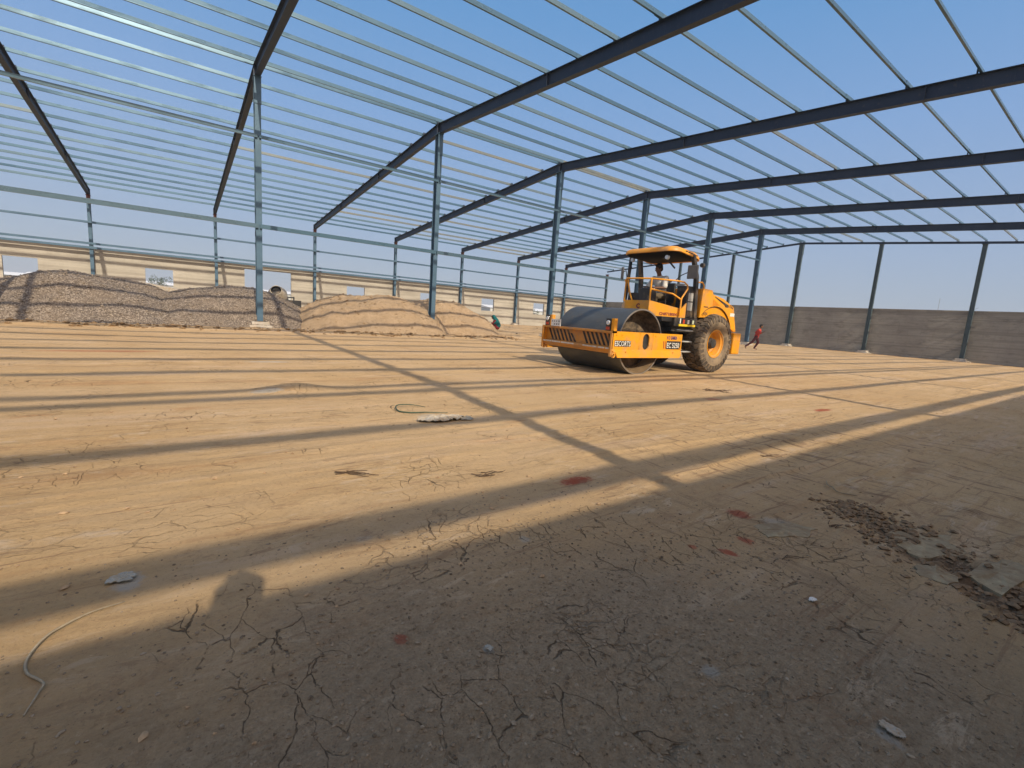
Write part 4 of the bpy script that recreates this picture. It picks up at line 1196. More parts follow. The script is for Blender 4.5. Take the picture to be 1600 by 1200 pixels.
mb = MB()
for k in range(5): mb.box(cx1-.004, cx1+.003, 10.35+.11*k, 10.43+.11*k, 3.045-.012*k, 3.075-.014*k)
mb.build('canopy_lettering', [m_stripe], can)
for (x, y) in ((-8.75, 10.1), (-7.6, 10.05)):
    mb = MB(); mb.lathe([(0, 0), (0, .05), (.06, .06), (.06, 0)], (x, y, 2.90), 'y', 16); mb.build('work_light', [m_lens], can, smooth=50)
mb = MB(); mb.tube([(-7.9, 10.3, 2.93), (-7.75, 10.45, 2.80), (-7.68, 10.55, 2.68)], .022); mb.build('light_arm', [m_dark], can)
mb = MB(); mb.lathe([(0, 0), (0, .055), (.07, .06), (.07, 0)], (-7.16, 10.92, 2.78), 'y', 16); mb.build('work_light', [m_dark], roller, smooth=50)
# mirrors
def mirror(p, arm, w, h):
    mb = MB(); x, y, z = p; mb.box(x-w/2, x+w/2, y-.02, y+.02, z-h/2, z+h/2)
    o = mb.build('mirror', [m_mirror], roller, bevel=.02)
    m2 = MB(); m2.box(x-w/2+.015, x+w/2-.015, y+.0205, y+.024, z-h/2+.015, z+h/2-.015); m2.build('mirror_glass', [m_glass], o)
    m3 = MB(); m3.tube(arm, .012, 6); m3.build('mirror_arm', [m_black], o)
mirror((-7.14, 10.55, 2.57), [(-7.2, 10.56, 2.6), (-7.25, 10.62, 2.60), (-7.5, 10.6, 2.50), (-7.6, 10.5, 2.35)], .30, .34)
mirror((-8.86, 9.90, 2.52), [(-8.86, 9.90, 2.55), (-8.7, 9.86, 2.58), (-8.6, 9.8, 2.36)], .09, .34)
mb = MB(); mb.tube([(-7.62, 10.28, 1.42), (-7.60, 10.2, 1.85), (-7.60, 10.22, 2.0)], .012); mb.lathe([(0, 0), (0, .025), (.07, .03), (.07, 0)], (-7.60, 10.22, 2.0), 'z', 10); mb.build('control_lever', [m_black], roller)

# driver
person('person in a white shirt sitting at the steering wheel of the road roller', (-8.2, 10.75, 1.84),
       dict(hip=(-8.2, 10.80, 1.98), chest=(-8.19, 10.68, 2.36), neck=(-8.18, 10.60, 2.52), head=(-8.18, 10.545, 2.685),
            shL=(-8.38, 10.66, 2.43), elL=(-8.47, 10.52, 2.18), wrL=(-8.36, 10.34, 2.17), shR=(-8.00, 10.66, 2.43), elR=(-7.91, 10.52, 2.18), wrR=(-8.03, 10.34, 2.17),
            hpL=(-8.30, 10.78, 1.96), knL=(-8.36, 10.34, 1.94), anL=(-8.36, 10.18, 1.52), toL=(-8.38, 10.05, 1.465), hpR=(-8.10, 10.78, 1.96), knR=(-8.02, 10.34, 1.95), anR=(-8.03, 10.20, 1.52), toR=(-8.02, 10.07, 1.465)),
       (-.25, -.93, -.28), (0, -.28, .96), m_white_shirt, m_trouser, None,
       {'L': ((.35, -.85, .1), (.3, .1, -1)), 'R': ((-.35, -.85, .1), (-.3, .1, -1))}, 1.08, .008, False, .85, m_black)

# running person
def run_person():
    o = Vector((-15.75, 31.2, 0)); f = Vector((.89, .40, 0)).normalized(); l = Vector((-f.y, f.x, 0))
    def Q(a, b, z): p = o+f*a+l*b; return (p.x, p.y, z+gz(o.x, o.y)*0)
    person('person in a red shirt and dark trousers striding in front of the grey gable wall', o,
           dict(hip=Q(.0, 0, .88), chest=Q(.10, 0, 1.24), neck=Q(.16, 0, 1.40), head=Q(.21, 0, 1.56),
                shL=Q(.10, .18, 1.33), elL=Q(-.10, .26, 1.12), wrL=Q(.08, .25, .98), shR=Q(.10, -.18, 1.33), elR=Q(.24, -.25, 1.08), wrR=Q(.40, -.2, 1.22),
                hpL=Q(0, .09, .86), knL=Q(.14, .10, .48), anL=Q(-.05, .10, .11), toL=Q(.10, .10, .04), hpR=Q(0, -.09, .86), knR=Q(-.20, -.10, .50), anR=Q(-.58, -.10, .18), toR=Q(-.52, -.10, .04)),
           (f.x, f.y, -.05), (f.x*.15, f.y*.15, .98), m_red_shirt, m_maroon, None, None, 1.0, .01, False, .9)
run_person()
# squatting person
def squat():
    o = Vector((-26.7, 17.7, 0)); f = Vector((-.55, -.85, 0)).normalized(); l = Vector((-f.y, f.x, 0)); b0 = gz(o.x, o.y)
    def Q(a, b, z): p = o+f*a+l*b; return (p.x, p.y, z+b0)
    r = person('person squatting beside the sand heap, in a teal shawl over dark red clothes', (o.x, o.y, b0),
           dict(hip=Q(-.12, 0, .24), chest=Q(.06, 0, .60), neck=Q(.14, 0, .76), head=Q(.22, 0, .90),
                shL=Q(.06, .18, .68), elL=Q(.24, .24, .46), wrL=Q(.44, .14, .34), shR=Q(.06, -.18, .68), elR=Q(.24, -.24, .46), wrR=Q(.44, -.14, .34),
                hpL=Q(-.10, .09, .22), knL=Q(.26, .16, .50), anL=Q(.08, .14, .10), toL=Q(.24, .15, .04), hpR=Q(-.10, -.09, .22), knR=Q(.26, -.16, .50), anR=Q(.08, -.14, .10), toR=Q(.24, -.15, .04)),
           (f.x*.8, f.y*.8, -.5), (f.x*.5, f.y*.5, .86), m_darkred, m_darkred, None, None, 1.05, .01, True, .9)
    bm = bmesh.new()
    capsule(bm, Q(.17, 0, .97), .12, Q(.0, 0, .70), .17); capsule(bm, Q(.0, 0, .70), .185, Q(-.16, 0, .40), .19); capsule(bm, Q(.02, .16, .66), .09, Q(.16, .2, .5), .08); capsule(bm, Q(.02, -.16, .66), .09, Q(.16, -.2, .5), .08)
    sh = remeshed('shawl', bm, .02, [m_teal], r, 3)
    # tools lying in front
    mb = MB(); c = Q(.62, .05, 0)
    mb.lathe([(0, .0), (.0, .14), (.11, .2), (.12, .2), (.01, .13), (.01, 0)], (c[0], c[1], b0), 'z', 20)
    tag(mb.build('metal_pan', [m_black], None, (c[0], c[1], b0), smooth=40), 'black metal mortar pan on the ground in front of the squatting person', 'pan')
squat()
# photographer
def photographer():
    o = Vector((.34, -.03, 0)); f = Vector((-.81, .58, 0)).normalized(); l = Vector((-f.y, f.x, 0)); b0 = gz(o.x, o.y)
    def Q(a, b, z): p = o+f*a+l*b; return (p.x, p.y, z+b0)
    person('person standing behind the camera holding a phone', (o.x, o.y, b0),
           dict(hip=Q(0, 0, .96), chest=Q(.01, 0, 1.33), neck=Q(.02, 0, 1.53), head=Q(.04, 0, 1.69),
                shL=Q(0, .19, 1.44), elL=Q(-.02, .27, 1.16), wrL=Q(.17, .16, 1.19), shR=Q(0, -.19, 1.44), elR=Q(-.02, -.27, 1.16), wrR=Q(.17, -.16, 1.19),
                hpL=Q(0, .1, .93), knL=Q(.02, .12, .50), anL=Q(0, .13, .10), toL=Q(.16, .15, .04), hpR=Q(0, -.1, .93), knR=Q(.02, -.12, .5), anR=Q(0, -.13, .1), toR=Q(.16, -.15, .04)),
           (f.x, f.y, -.5), (f.x*.4, f.y*.4, .9), m_greyshirt, m_jean, None,
           {'L': ((f.x*.5-l.x*.8, f.y*.5-l.y*.8, .1), (f.x, f.y, 0)), 'R': ((f.x*.5+l.x*.8, f.y*.5+l.y*.8, .1), (f.x, f.y, 0))}, 1.05, .01, False, .6, m_black)
    mb = MB(); c = Vector((0, 0, CAM_H))-cf_*.02
    a, b, n = cr_*.08, cu_*.038, cf_*.004
    mb.hull8([tuple(c+q) for q in (-a-b-n, a-b-n, a-b+n, -a-b+n, -a+b-n, a+b-n, a+b+n, -a+b+n)])
    tag(mb.build('phone', [m_black], None, tuple(c)), 'black phone held by the person behind the camera', 'phone')
photographer()

# ---------------------------------------------------------------- things on the ground
def sheet(name, c, w, d, h, mat, label, cat, grp=None, seed=0, n=22, rot=0., z=None):
    rr = random.Random(seed); c = (c[0], c[1])
    u = np.linspace(-1, 1, n); U, V = np.meshgrid(u, u)
    ang = np.arctan2(V, U); edge = 1+.25*fbm(np.cos(ang)*2+seed, np.sin(ang)*2, seed, 3)
    X = U*w*edge; Y = V*d*edge
    Xr = c[0]+X*math.cos(rot)-Y*math.sin(rot); Yr = c[1]+X*math.sin(rot)+Y*math.cos(rot)
    rad = np.clip(1-np.sqrt(U**2+V**2)/1.3, 0, 1)
    Z = gheight(Xr, Yr)+.006+h*rad*(.5+.5*np.abs(fbm(U*3+seed, V*3, seed+4, 3))*2)+h*.5*np.abs(fbm(U*6, V*6, seed+7, 2))
    keep = (U**2+V**2) < 1.05+.5*fbm(U*2.2+seed, V*2.2, seed+2, 3)
    bm = bmesh.new(); vs = {}
    for j in range(n):
        for i in range(n): vs[(i, j)] = bm.verts.new((Xr[j, i], Yr[j, i], Z[j, i]))
    for j in range(n-1):
        for i in range(n-1):
            if keep[j, i] and keep[j+1, i] and keep[j, i+1]: bm.faces.new([vs[(i, j)], vs[(i+1, j)], vs[(i+1, j+1)], vs[(i, j+1)]])
    bmesh.ops.delete(bm, geom=[v for v in bm.verts if not v.link_faces], context='VERTS')
    bmesh.ops.solidify(bm, geom=bm.faces[:], thickness=-.004)
    me = bpy.data.meshes.new(name); bm.to_mesh(me); bm.free()
    o = link_mesh(name, me, [mat], None, (c[0], c[1], gz(*c)))
    return tag(o, label, cat, grp)
m_poly = simple('dusty_white_polythene', (.42, .405, .36), .6, 0, .3, 14, .3, (.40, .30, .19), .6)
m_bluepoly = simple('pale_blue_polythene', (.33, .325, .28), .45, 0, .2, 20, .4, (.38, .30, .2), .4)
m_tarp = simple('green_tarpaulin', (.20, .32, .24), .55, 0, .2, 3, .4, (.46, .42, .30), .5)
m_tarp2 = simple('teal_tarpaulin', (.06, .17, .14), .55, 0, .2, 3, .4)
m_pinksack = simple('pink_sack', (.52, .26, .20), .8, 0, .2, 6)
m_wsack = simple('white_blue_sack', (.50, .58, .62), .7, 0, .2, 6)
m_rope = simple('green_rope', (.06, .10, .065), .8, 0, .2, 30)
m_stalk = simple('dry_stalk', (.30, .24, .15), .8, 0, .2, 20)
m_reed = simple('pale_dry_reed', (.36, .30, .205), .8, 0, .25, 30)
m_twig = simple('dark_twig', (.10, .065, .04), .9, 0, .3, 20)
m_slab = simple('pale_cement_crust', (.36, .30, .19), .95, 0, .3, 14, .1, (.25, .18, .11), .6, .006)
m_clod = simple('clay_clod', (.42, .29, .17), .95, 0, .3, 20, .1, (.2, .13, .08), .3, .003)

sheet('tarpaulin', (-22.0, -3.75), .62, .42, .30, m_tarp, 'pale green tarpaulin bundled over something at the foot of the gravel heap', 'tarpaulin', None, 3)
sheet('tarpaulin', (-22.4, -5.0), .75, .5, .36, m_tarp2, 'dark teal tarpaulin at the left edge of the picture before the gravel heap', 'tarpaulin', None, 5)
sheet('sack', (-21.3, -4.55), .30, .30, .18, m_pinksack, 'pinkish cement sack between the two tarpaulins', 'sack', None, 8)
sheet('sack', (-21.0, -4.25), .12, .16, .14, m_wsack, 'small white and blue sack beside the pinkish sack', 'sack', None, 9)
sheet('plastic_sheet', (-4.50, 2.35), .14, .26, .05, m_poly, 'torn dusty white plastic sheet beside a green rope on the sunlit floor', 'plastic sheet', None, 11, 30)
sheet('plastic_scrap', (-4.42, 2.62), .06, .08, .03, m_bluepoly, 'small bluish plastic scrap at the right end of the torn white sheet', 'plastic scrap', None, 12)
sheet('plastic_scrap', (-2.36, -.22), .035, .05, .012, m_bluepoly, 'crumpled bluish plastic scrap in the shadow band at lower left', 'plastic scrap', None, 13)
sheet('plastic_scrap', (-.74, 2.31), .013, .022, .012, m_white, 'small white plastic scrap in the shade at lower right', 'plastic scrap', None, 15, 12)
sheet('plastic_scrap', (-.30, 1.78), .035, .022, .010, m_poly, 'torn whitish scrap near the bottom edge right of the centre', 'plastic scrap', None, 16, 14)
sheet('plastic_scrap', (-1.24, .88), .022, .014, .008, m_bluepoly, 'bluish scrap pressed into the grey gravelly ground at the bottom centre', 'plastic scrap', None, 17, 12)
def strand(name, pts, r0, mat, label, cat, grp=None, lift=.004, flat=False):
    mb = MB(); P3 = []
    # catmull-rom through the ground points
    P_ = [Vector(p) for p in pts]; P_ = [P_[0]]+P_+[P_[-1]]
    for a, b, c, d in zip(P_[:-3], P_[1:-2], P_[2:-1], P_[3:]):
        for k in range(6):
            t = k/6; q = .5*((2*b)+(-a+c)*t+(2*a-5*b+4*c-d)*t*t+(-a+3*b-3*c+d)*t**3)
            P3.append((q.x, q.y, gz(q.x, q.y)+lift+q.z))
    q = P_[-1]; P3.append((q.x, q.y, gz(q.x, q.y)+lift+q.z))
    n = len(P3); rad = r0 if isinstance(r0, list) else [r0*(.35+.65*math.sin(math.pi*min(1, max(.0, (i+.6)/n)))) for i in range(n)]
    if isinstance(r0, list): rad = [r0[min(len(r0)-1, int(i/n*len(r0)))] for i in range(n)]
    mb.tube(P3, rad, 6)
    return tag(mb.build(name, [mat], None, P3[n//2], smooth=60), label, cat, grp)
strand('dry_reed', [(-2.17, -.20, .0), (-2.14, -.30, .004), (-2.06, -.39, .008), (-1.96, -.425, .004), (-1.88, -.415, 0), (-1.80, -.365, .004), (-1.76, -.37, .002), (-1.68, -.385, 0)], .0045, m_reed, 'long bent dry reed lying in the shade at the lower left', 'dry reed')
strand('rope', [(-4.75, 2.55, 0), (-4.85, 2.35, .01), (-4.90, 2.15, .01), (-5.02, 2.05, .01), (-5.20, 2.10, .03), (-5.25, 2.3, .02), (-5.15, 2.45, 0)], .008, m_rope, 'loop of green rope at the upper left of the torn white sheet', 'rope')
rr = random.Random(21)
def twigs(cx, cy, sz, label, n=5):
    mb = MB()
    for k in range(n):
        a = rr.uniform(-.6, .6)+1.2; L = sz*rr.uniform(.5, 1.2); x0, y0 = cx+rr.uniform(-.3, .3)*sz, cy+rr.uniform(-.3, .3)*sz
        pts = []
        for q in range(5):
            t = q/4; x = x0+L*t*math.cos(a)+rr.uniform(-.03, .03)*L; y = y0+L*t*math.sin(a)+rr.uniform(-.03, .03)*L
            pts.append((x, y, gz(x, y)+.004+rr.uniform(0, .012)*(sz/.2)))
        mb.tube(pts, [.0035*(1-.5*q/4)*(sz/.2)**.5 for q in range(5)], 5)
    return tag(mb.build('twig_bundle', [m_twig], None, (cx, cy, gz(cx, cy))), label, 'twigs', None)
twigs(-3.22, .92, .20, 'small clump of dark twigs on the sunlit clay left of the long diagonal shadow', 7)
twigs(-2.80, 1.80, .20, 'dark twigs lying in the sunlight left of the red powder spot', 6)
twigs(-5.0, 8.4, .5, 'scrape of dry twigs on the sunlit floor below the roller wheel', 8)
twigs(-1.05, 3.35, .12, 'few small twigs at the left end of the broken cement crust', 5)
twigs(-2.05, 4.6, .22, 'dark twig in the sun stripe at right of the crossing shadows', 3)
twigs(-.98, 2.62, .10, 'thin twigs lying in the shade right of the red powder spots', 3)
strand('thin_stalk', [(-1.45, 4.35, .01), (-1.38, 4.2, .02), (-1.28, 4.12, .01), (-1.18, 4.2, 0)], .005, m_stalk, 'thin curved stalk in the shade above the red powder spots', 'dry stalk')

# broken cement crust plates at right
def crust(pts, th, label, seed):
    rr_ = random.Random(seed); mb = MB()
    # refine outline
    out = []
    for a, b in zip(pts, pts[1:]+pts[:1]):
        for k in range(5):
            t = k/5; out.append((a[0]*(1-t)+b[0]*t+rr_.uniform(-.012, .012), a[1]*(1-t)+b[1]*t+rr_.uniform(-.012, .012)))
    cx = sum(p[0] for p in out)/len(out); cy = sum(p[1] for p in out)/len(out); g = gz(cx, cy)
    tz = lambda x, y: .35*gz(x, y)+.65*g
    top = [mb.bm.verts.new((x, y, tz(x, y)+th+rr_.uniform(-.003, .003))) for x, y in out]
    inn = [mb.bm.verts.new((cx+(x-cx)*.55, cy+(y-cy)*.55, tz(x, y)+th+.004+rr_.uniform(-.003, .004))) for x, y in out]
    cen = mb.bm.verts.new((cx, cy, g+th+.006)); bot = [mb.bm.verts.new((x, y, tz(x, y)-.05)) for x, y in out]
    n = len(out)
    for k in range(n):
        mb.face([top[k], top[(k+1) % n], inn[(k+1) % n], inn[k]]); mb.face([inn[k], inn[(k+1) % n], cen]); mb.face([bot[k], bot[(k+1) % n], top[(k+1) % n], top[k]])
    return tag(mb.build('cement_crust', [m_slab], None, (cx, cy, g)), label, 'cement crust', 'broken plates of cement crust')
crust([(-.82, 3.50), (-.62, 3.42), (-.47, 3.72), (-.55, 4.05), (-.72, 3.95), (-.84, 3.72)], .012, 'largest pale greenish plate of broken cement crust at the right', 1)
crust([(-.56, 3.10), (-.44, 3.12), (-.42, 3.30), (-.52, 3.36), (-.60, 3.24)], .010, 'small pale plate of broken cement crust below the largest one', 2)
crust([(-.41, 3.36), (-.28, 3.30), (-.20, 3.75), (-.30, 3.85), (-.40, 3.7)], .008, 'brownish plate of broken cement crust between the largest plate and the right edge', 3)
crust([(-.16, 3.62), (-.04, 3.60), (-.02, 3.95), (-.14, 3.95)], .010, 'pale plate of broken cement crust cut off by the right edge', 4)
crust([(-1.30, 2.85), (-1.18, 2.80), (-1.05, 3.02), (-1.08, 3.20), (-1.22, 3.12)], .004, 'flat tan flake of crust right of the red powder', 5)

# small stones and clods: nobody could count them
def stones(name, spots, mat, smin, smax, seed, flat=.6):
    rr_ = random.Random(seed); V_ = []; F_ = []
    for (x, y) in spots:
        s = smin+(smax-smin)*rr_.random()**3; z = gz_fast(x, y)
        base = len(V_); ang = rr_.uniform(0, 6.28); ca, sa = math.cos(ang), math.sin(ang); ex = rr_.uniform(.7, 1.5)
        for (a, b, c) in ((-1,0,0),(1,0,0),(0,-1,0),(0,1,0),(0,0,-1),(0,0,1),(.65,.65,.45),(-.65,.6,.5),(.6,-.65,.5),(-.6,-.65,.4)):
            j = lambda: rr_.uniform(.75, 1.2)
            px, py, pz = a*s*ex*j(), b*s*j(), c*s*flat*j()
            V_.append((x+px*ca-py*sa, y+px*sa+py*ca, z+pz+s*flat*.25))
        for f in ((5,6,7),(5,7,9),(5,9,8),(5,8,6),(1,3,6),(3,7,6),(3,0,7),(0,9,7),(0,2,9),(2,8,9),(2,1,8),(1,6,8),(4,3,1),(4,0,3),(4,2,0),(4,1,2)):
            F_.append(tuple(base+k for k in f))
    me = bpy.data.meshes.new(name); me.from_pydata(V_, [], F_); me.update()
    return link_mesh(name, me, [mat])
_cache = {}
def gz_fast(x, y): return _cache.get((x, y), 0)
def prep(sp_):
    a = np.array(sp_); h = gheight(a[:, 0], a[:, 1])
    for (x, y), z in zip(sp_, h): _cache[(x, y)] = float(z)
    return sp_
m_pebble = NT('small_stones'); _oi = m_pebble.noise(28, 2, .5); m_pebble = m_pebble.set(m_pebble.ramp(_oi, [(.3, (.12, .088, .058)), (.5, (.235, .18, .12)), (.7, (.37, .295, .205))]), .95, 0, None, .1)
rs = random.Random(77); sp1 = []
while len(sp1) < 15000:
    x, y = rs.gauss(-.75, .75), rs.gauss(1.0, 1.0)
    if -2.6 < x < .2 and -.7 < y < 3.6: sp1.append((x, y))
tag(stones('gravel', prep(sp1), m_pebble, .0012, .0085, 1), kind='stuff')
sp2 = []
c_, s_ = math.cos(-.62), math.sin(-.62)
while len(sp2) < 2600:
    u, v = rs.uniform(-1.05, 1.0), rs.gauss(0, .13)
    sp2.append((-.35+u*c_-v*s_, 3.35+u*s_+v*c_))
tag(stones('rubble', prep(sp2), simple('dark_rubble', (.22, .15, .09), .95, 0, .4, 20, .1), .003, .026, 2, .7), kind='stuff')
sp3 = [(rs.uniform(-18, 0), rs.uniform(-4, 22)) for _ in range(1500)]+[(rs.uniform(-6, -1), rs.uniform(-1, 8)) for _ in range(900)]
tag(stones('clods', prep(sp3), m_clod, .002, .016, 3, .6), kind='stuff')
sp4 = [(-18.75+rs.gauss(0, .3), rs.uniform(-6, 14)) for _ in range(1100)]+[(rs.uniform(-45, -19.2), rs.uniform(-8, 40)) for _ in range(1300)]
tag(stones('earth_lumps', prep(sp4), m_berm, .01, .09, 4, .6), kind='stuff')
sp5 = [(rs.uniform(-20, 3), FY(7)+.2-abs(rs.gauss(0, .2))) for _ in range(420)]
tag(stones('wall_foot_rubble', prep(sp5), simple('reddish_rubble', (.34, .17, .10), .95, 0, .3, 8), .01, .06, 5, .6), kind='stuff')

def on_heap(k, n, lo=.0):
    out = []
    while len(out) < n:
        U_, V_ = rs.uniform(-1.12, 1.12), rs.uniform(-1.12, 1.12)
        x, y, z = heap_z(k, U_, V_)
        if z < -.03:
            if rs.random() < .75: continue
            z = 0.0
        out.append((x, y)); _cache[(x, y)] = max(z, 0.0)-.004
    return out
m_gstone = simple('loose_grey_stones', (.27, .225, .18), .95, 0, .6, 9, .1)
tag(stones('loose_gravel', on_heap(0, 4200)+on_heap(1, 4200), m_gstone, .014, .05, 11, .8), kind='stuff')
tag(stones('sand_lumps', on_heap(2, 2600)+on_heap(3, 2000), m_sand, .012, .055, 12, .75), kind='stuff')
# ---------------------------------------------------------------- concrete mixer behind the gravel heap
mix = empty('concrete_mixer', (-30.0, 5.0, 0), 'concrete mixer with dark open drum mouth, behind the gravel heap by the doorway', 'concrete mixer')
m_mixer = simple('cement_crusted_steel', (.40, .36, .29), .8, .1, .3, 5, .3, (.5, .43, .33), .4)
ax_ = Vector((.80, -.25, .42)).normalized()
rotm = ax_.to_track_quat('X', 'Z').to_matrix().to_4x4(); rotm.translation = Vector((-30.25, 4.75, 1.42))
mb = MB(); mb.lathe([(-.75, 0), (-.72, .32), (-.45, .50), (0, .52), (.42, .34), (.52, .30), (.52, .27), (.40, .31), (0, .48), (-.4, .46), (-.6, .0)], (0, 0, 0), 'x', 32)
mb.bm.transform(rotm); dm = mb.build('mixer_drum', [m_mixer], mix, smooth=50)
mb = MB(); mb.lathe([(.30, 0), (.30, .30)], (0, 0, 0), 'x', 24); mb.bm.transform(rotm); mb.build('mouth_shade_disc', [m_black], dm)  # black disc stands in for the dark inside of the open drum
mb = MB()
for y in (4.3, 5.3): mb.tube([(-30.7, y, .1), (-30.3, y, 1.3), (-29.7, y, .1)], .04); mb.tube([(-30.7, y, .15), (-29.7, y, .15)], .035)
mb.tube([(-30.3, 4.3, 1.3), (-30.3, 5.6, 1.3)], .04); mb.build('mixer_frame', [m_black], mix)
mb = MB(); mb.box(-30.5, -29.8, 5.35, 5.95, .55, 1.15); mb.tube([(-30.1, 5.6, 1.15), (-30.1, 5.6, 1.35)], .04); mb.build('mixer_engine', [m_black], mix, bevel=.03)
for (x, y) in ((-30.7, 4.25), (-30.7, 5.45), (-29.5, 4.85)):
    mb = MB(); mb.lathe([(-.06, .0), (-.06, .24), (.06, .24), (.06, 0)], (x, y, .22), 'y', 20); mb.build('mixer_wheel', [m_black], mix, smooth=50)

# white sheeting behind the tall gravel heap
mb = MB(); pts = [(-27.9, -1.9, 1.62), (-27.9, .0, 1.35), (-27.9, 1.2, 1.05), (-27.9, 1.7, 1.08)]
mb.ribbon(None, [[(x-.5, y, z-.95), (x+.4, y, z-.95), (x+.35, y, z-.05), (x+.1, y, z), (x-.35, y, z-.04)] for x, y, z in pts])
tag(mb.build('covered_stack', [m_poly], None, (-27.9, -.2, 0), bevel=.03), 'stack under white sheeting showing over the right shoulder of the tall gravel heap', 'covered stack')

# ---------------------------------------------------------------- beyond the walls
m_shed = simple('white_sheet_roof', (.75, .76, .76), .5, 0, .05, .3)
m_shedw = simple('pale_shed_wall', (.50, .52, .52), .8, 0, .1, .3)
m_leaf = NT('tree_leaves'); m_leaf = m_leaf.set(m_leaf.ramp(m_leaf.noise(.9, 4, .6), [(.3, (.035, .055, .022)), (.7, (.085, .115, .045))]), .8, 0, None, .2)
m_bark = simple('bark', (.12, .09, .06), .9)
def far_shed(cx, cy, w, d, h, label, rot=0.):
    root = empty('far_shed', (cx, cy, 0), label, 'shed', 'pale sheds in the distance'); root.rotation_euler.z = 0
    mb = MB(); mb.box(cx-d/2, cx+d/2, cy-w/2, cy+w/2, -.5, h*.75); mb.build('wall', [m_shedw], root)
    mb = MB(); mb.prism([(cx-d/2-.4, h*.751), (cx, h), (cx+d/2+.4, h*.751)], cy-w/2-.4, cy+w/2+.4, 'y'); mb.build('roof', [m_shed], root)
    mb = MB()
    for k in range(5):
        yy = cy-w/2+w*(k+.5)/5; mb.box(cx+d/2+.01, cx+d/2+.06, yy-.8, yy+.8, h*.3, h*.55)
    mb.build('window_row', [m_dark], root)
far_shed(-150, -38, 22, 14, 2.9, 'low white roofed shed in the distance seen through the leftmost window')
far_shed(-175, -14, 34, 14, 3.6, 'long white roofed shed in the distance seen through the second window from the left')
far_shed(-140, 22, 26, 12, 3.2, 'white roofed shed in the distance seen through the doorway')
far_shed(-150, 112, 40, 14, 4.2, 'white building in the distance seen through the window right of the squatting person')
far_shed(-150, 150, 36, 14, 4.2, 'white building in the distance seen through the last window left of the roller')
def tree(cx, cy, h, seed, label):
    rr_ = random.Random(seed); root = empty('tree', (cx, cy, 0), label, 'tree', 'trees in the distance')
    mb = MB(); mb.tube([(cx, cy, -.3), (cx+.1, cy, h*.3), (cx+.1, cy+.1, h*.7)], [.22, .16, .06], 8)
    for k in range(6):
        a = rr_.uniform(0, 6.28); z = h*rr_.uniform(.3, .5); mb.tube([(cx+.1, cy, z), (cx+h*.2*math.cos(a), cy+h*.2*math.sin(a), z+h*.22)], [.09, .03], 5)
    mb.build('trunk', [m_bark], root)
    bm = bmesh.new(); cl = [(cx+rr_.gauss(0, h*.2), cy+rr_.gauss(0, h*.2), h*rr_.uniform(.42, .92), h*rr_.uniform(.10, .2)) for _ in range(13)]
    for (x, y, z, r0) in cl:
        for _ in range(110):
            v = Vector((rr_.gauss(0, 1), rr_.gauss(0, 1), rr_.gauss(0, 1))); v = v.normalized()*r0*rr_.uniform(.55, 1.1); p = Vector((x, y, z))+v
            a = Vector((rr_.gauss(0, 1), rr_.gauss(0, 1), rr_.gauss(0, 1))).normalized()*.16; b = Vector((rr_.gauss(0, 1), rr_.gauss(0, 1), rr_.gauss(0, 1))).normalized()*.16
            bm.faces.new([bm.verts.new(p), bm.verts.new(p+a), bm.verts.new(p+b)])
    me = bpy.data.meshes.new('crown'); bm.to_mesh(me); bm.free(); link_mesh('crown', me, [m_leaf], root)
for k, (x, y, h, lab) in enumerate(((-120, -33, 4.6, 'dark bushy tree in the distance seen through the leftmost window, left one'), (-122, -28.5, 5.0, 'dark bushy tree in the distance at the right in the leftmost window'),
        (-130, -3, 4.2, 'small tree in the distance between the second window and the doorway'), (-95, 70, 4.2, 'left one of two green trees seen through the window right of the squatting person'),
        (-98, 74, 3.8, 'right one of two green trees seen through the window right of the squatting person'), (-100, 98, 4.4, 'green tree in the distance seen through the last window left of the roller'), (-104, 93, 3.6, 'smaller green tree in the distance seen through the last window left of the roller'))):
    tree(x, y, h, 50+k, lab)
m_pylon = simple('pylon_steel', (.30, .31, .33), .6, .2)
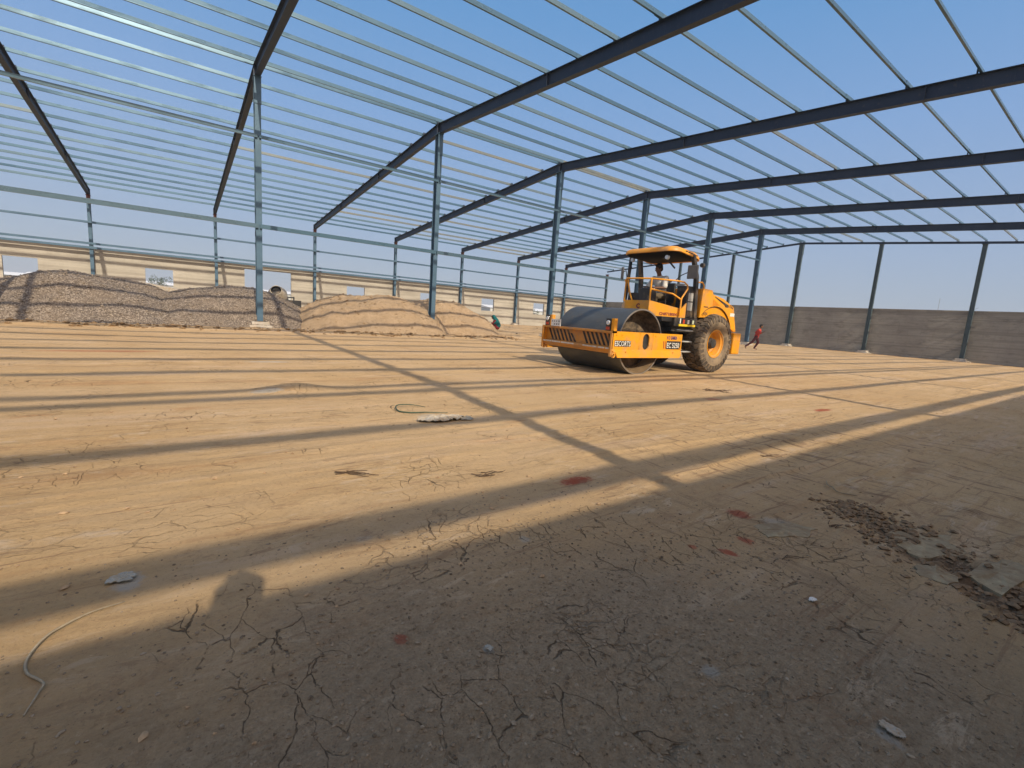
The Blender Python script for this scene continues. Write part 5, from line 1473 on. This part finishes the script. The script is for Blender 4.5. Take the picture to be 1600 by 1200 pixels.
def pylon(cx, cy, h, label, arms=True):
    mb = MB(); w = h*.085
    for sx in (-1, 1):
        for sy in (-1, 1): mb.tube([(cx+sx*w, cy+sy*w, 0), (cx+sx*w*.25, cy+sy*w*.25, h*.68), (cx, cy, h)], [.16, .13, .08], 4)
    for k in range(9):
        z = h*.68*k/9; z2 = h*.68*(k+1)/9; a = w*(1-.75*k/9); b = w*(1-.75*(k+1)/9); s = 1 if k % 2 else -1
        for sy in (-1, 1):
            mb.tube([(cx-s*a, cy+sy*a, z), (cx+s*b, cy+sy*b, z2)], .07, 4); mb.tube([(cx+sy*a, cy-s*a, z), (cx+sy*b, cy+s*b, z2)], .07, 4)
    if arms:
        for z, l in ((h*.70, h*.16), (h*.80, h*.13), (h*.90, h*.10)):
            mb.tube([(cx, cy-l, z), (cx, cy, z+h*.03), (cx, cy+l, z)], .09, 4); mb.tube([(cx, cy-l, z), (cx, cy+l, z)], .09, 4)
    tag(mb.build('pylon', [m_pylon], None, (cx, cy, 0)), label, 'pylon', 'power pylons on the horizon')
pylon(-560, 118, 36, 'lattice power pylon on the horizon just left of the column above the brown soil heap')
pylon(-560, 305, 34, 'faint lattice power pylon on the horizon above the sunlit wall, right of the sand heap')
pylon(-560, 720, 30, 'faint lattice power pylon on the horizon left of the roller')
mb = MB(); x, y = -42, 190
mb.tube([(x, y, 0), (x, y, 15)], .06, 5); mb.tube([(x, y, 6.5), (x+9, y, 12.5)], .05, 5); tag(mb.build('mast', [m_pylon], None, (x, y, 0)), 'thin bare mast with a slanting boom behind the grey gable wall', 'mast')

# ---------------------------------------------------------------- the dusty air
mb = MB(); mb.box(-3600, 3600, -3600, 3600, -1.6, 42)
hm = bpy.data.materials.new('dusty_air'); hm.use_nodes = True; hn = hm.node_tree; hn.nodes.clear()
ho = hn.nodes.new('ShaderNodeOutputMaterial'); hv = hn.nodes.new('ShaderNodeVolumePrincipled')
hv.inputs['Color'].default_value = (.80, .88, .98, 1); hv.inputs['Density'].default_value = .0008; hv.inputs['Anisotropy'].default_value = .0
hn.links.new(hv.outputs[0], ho.inputs['Volume'])
tag(mb.build('haze', [hm]), kind='stuff')
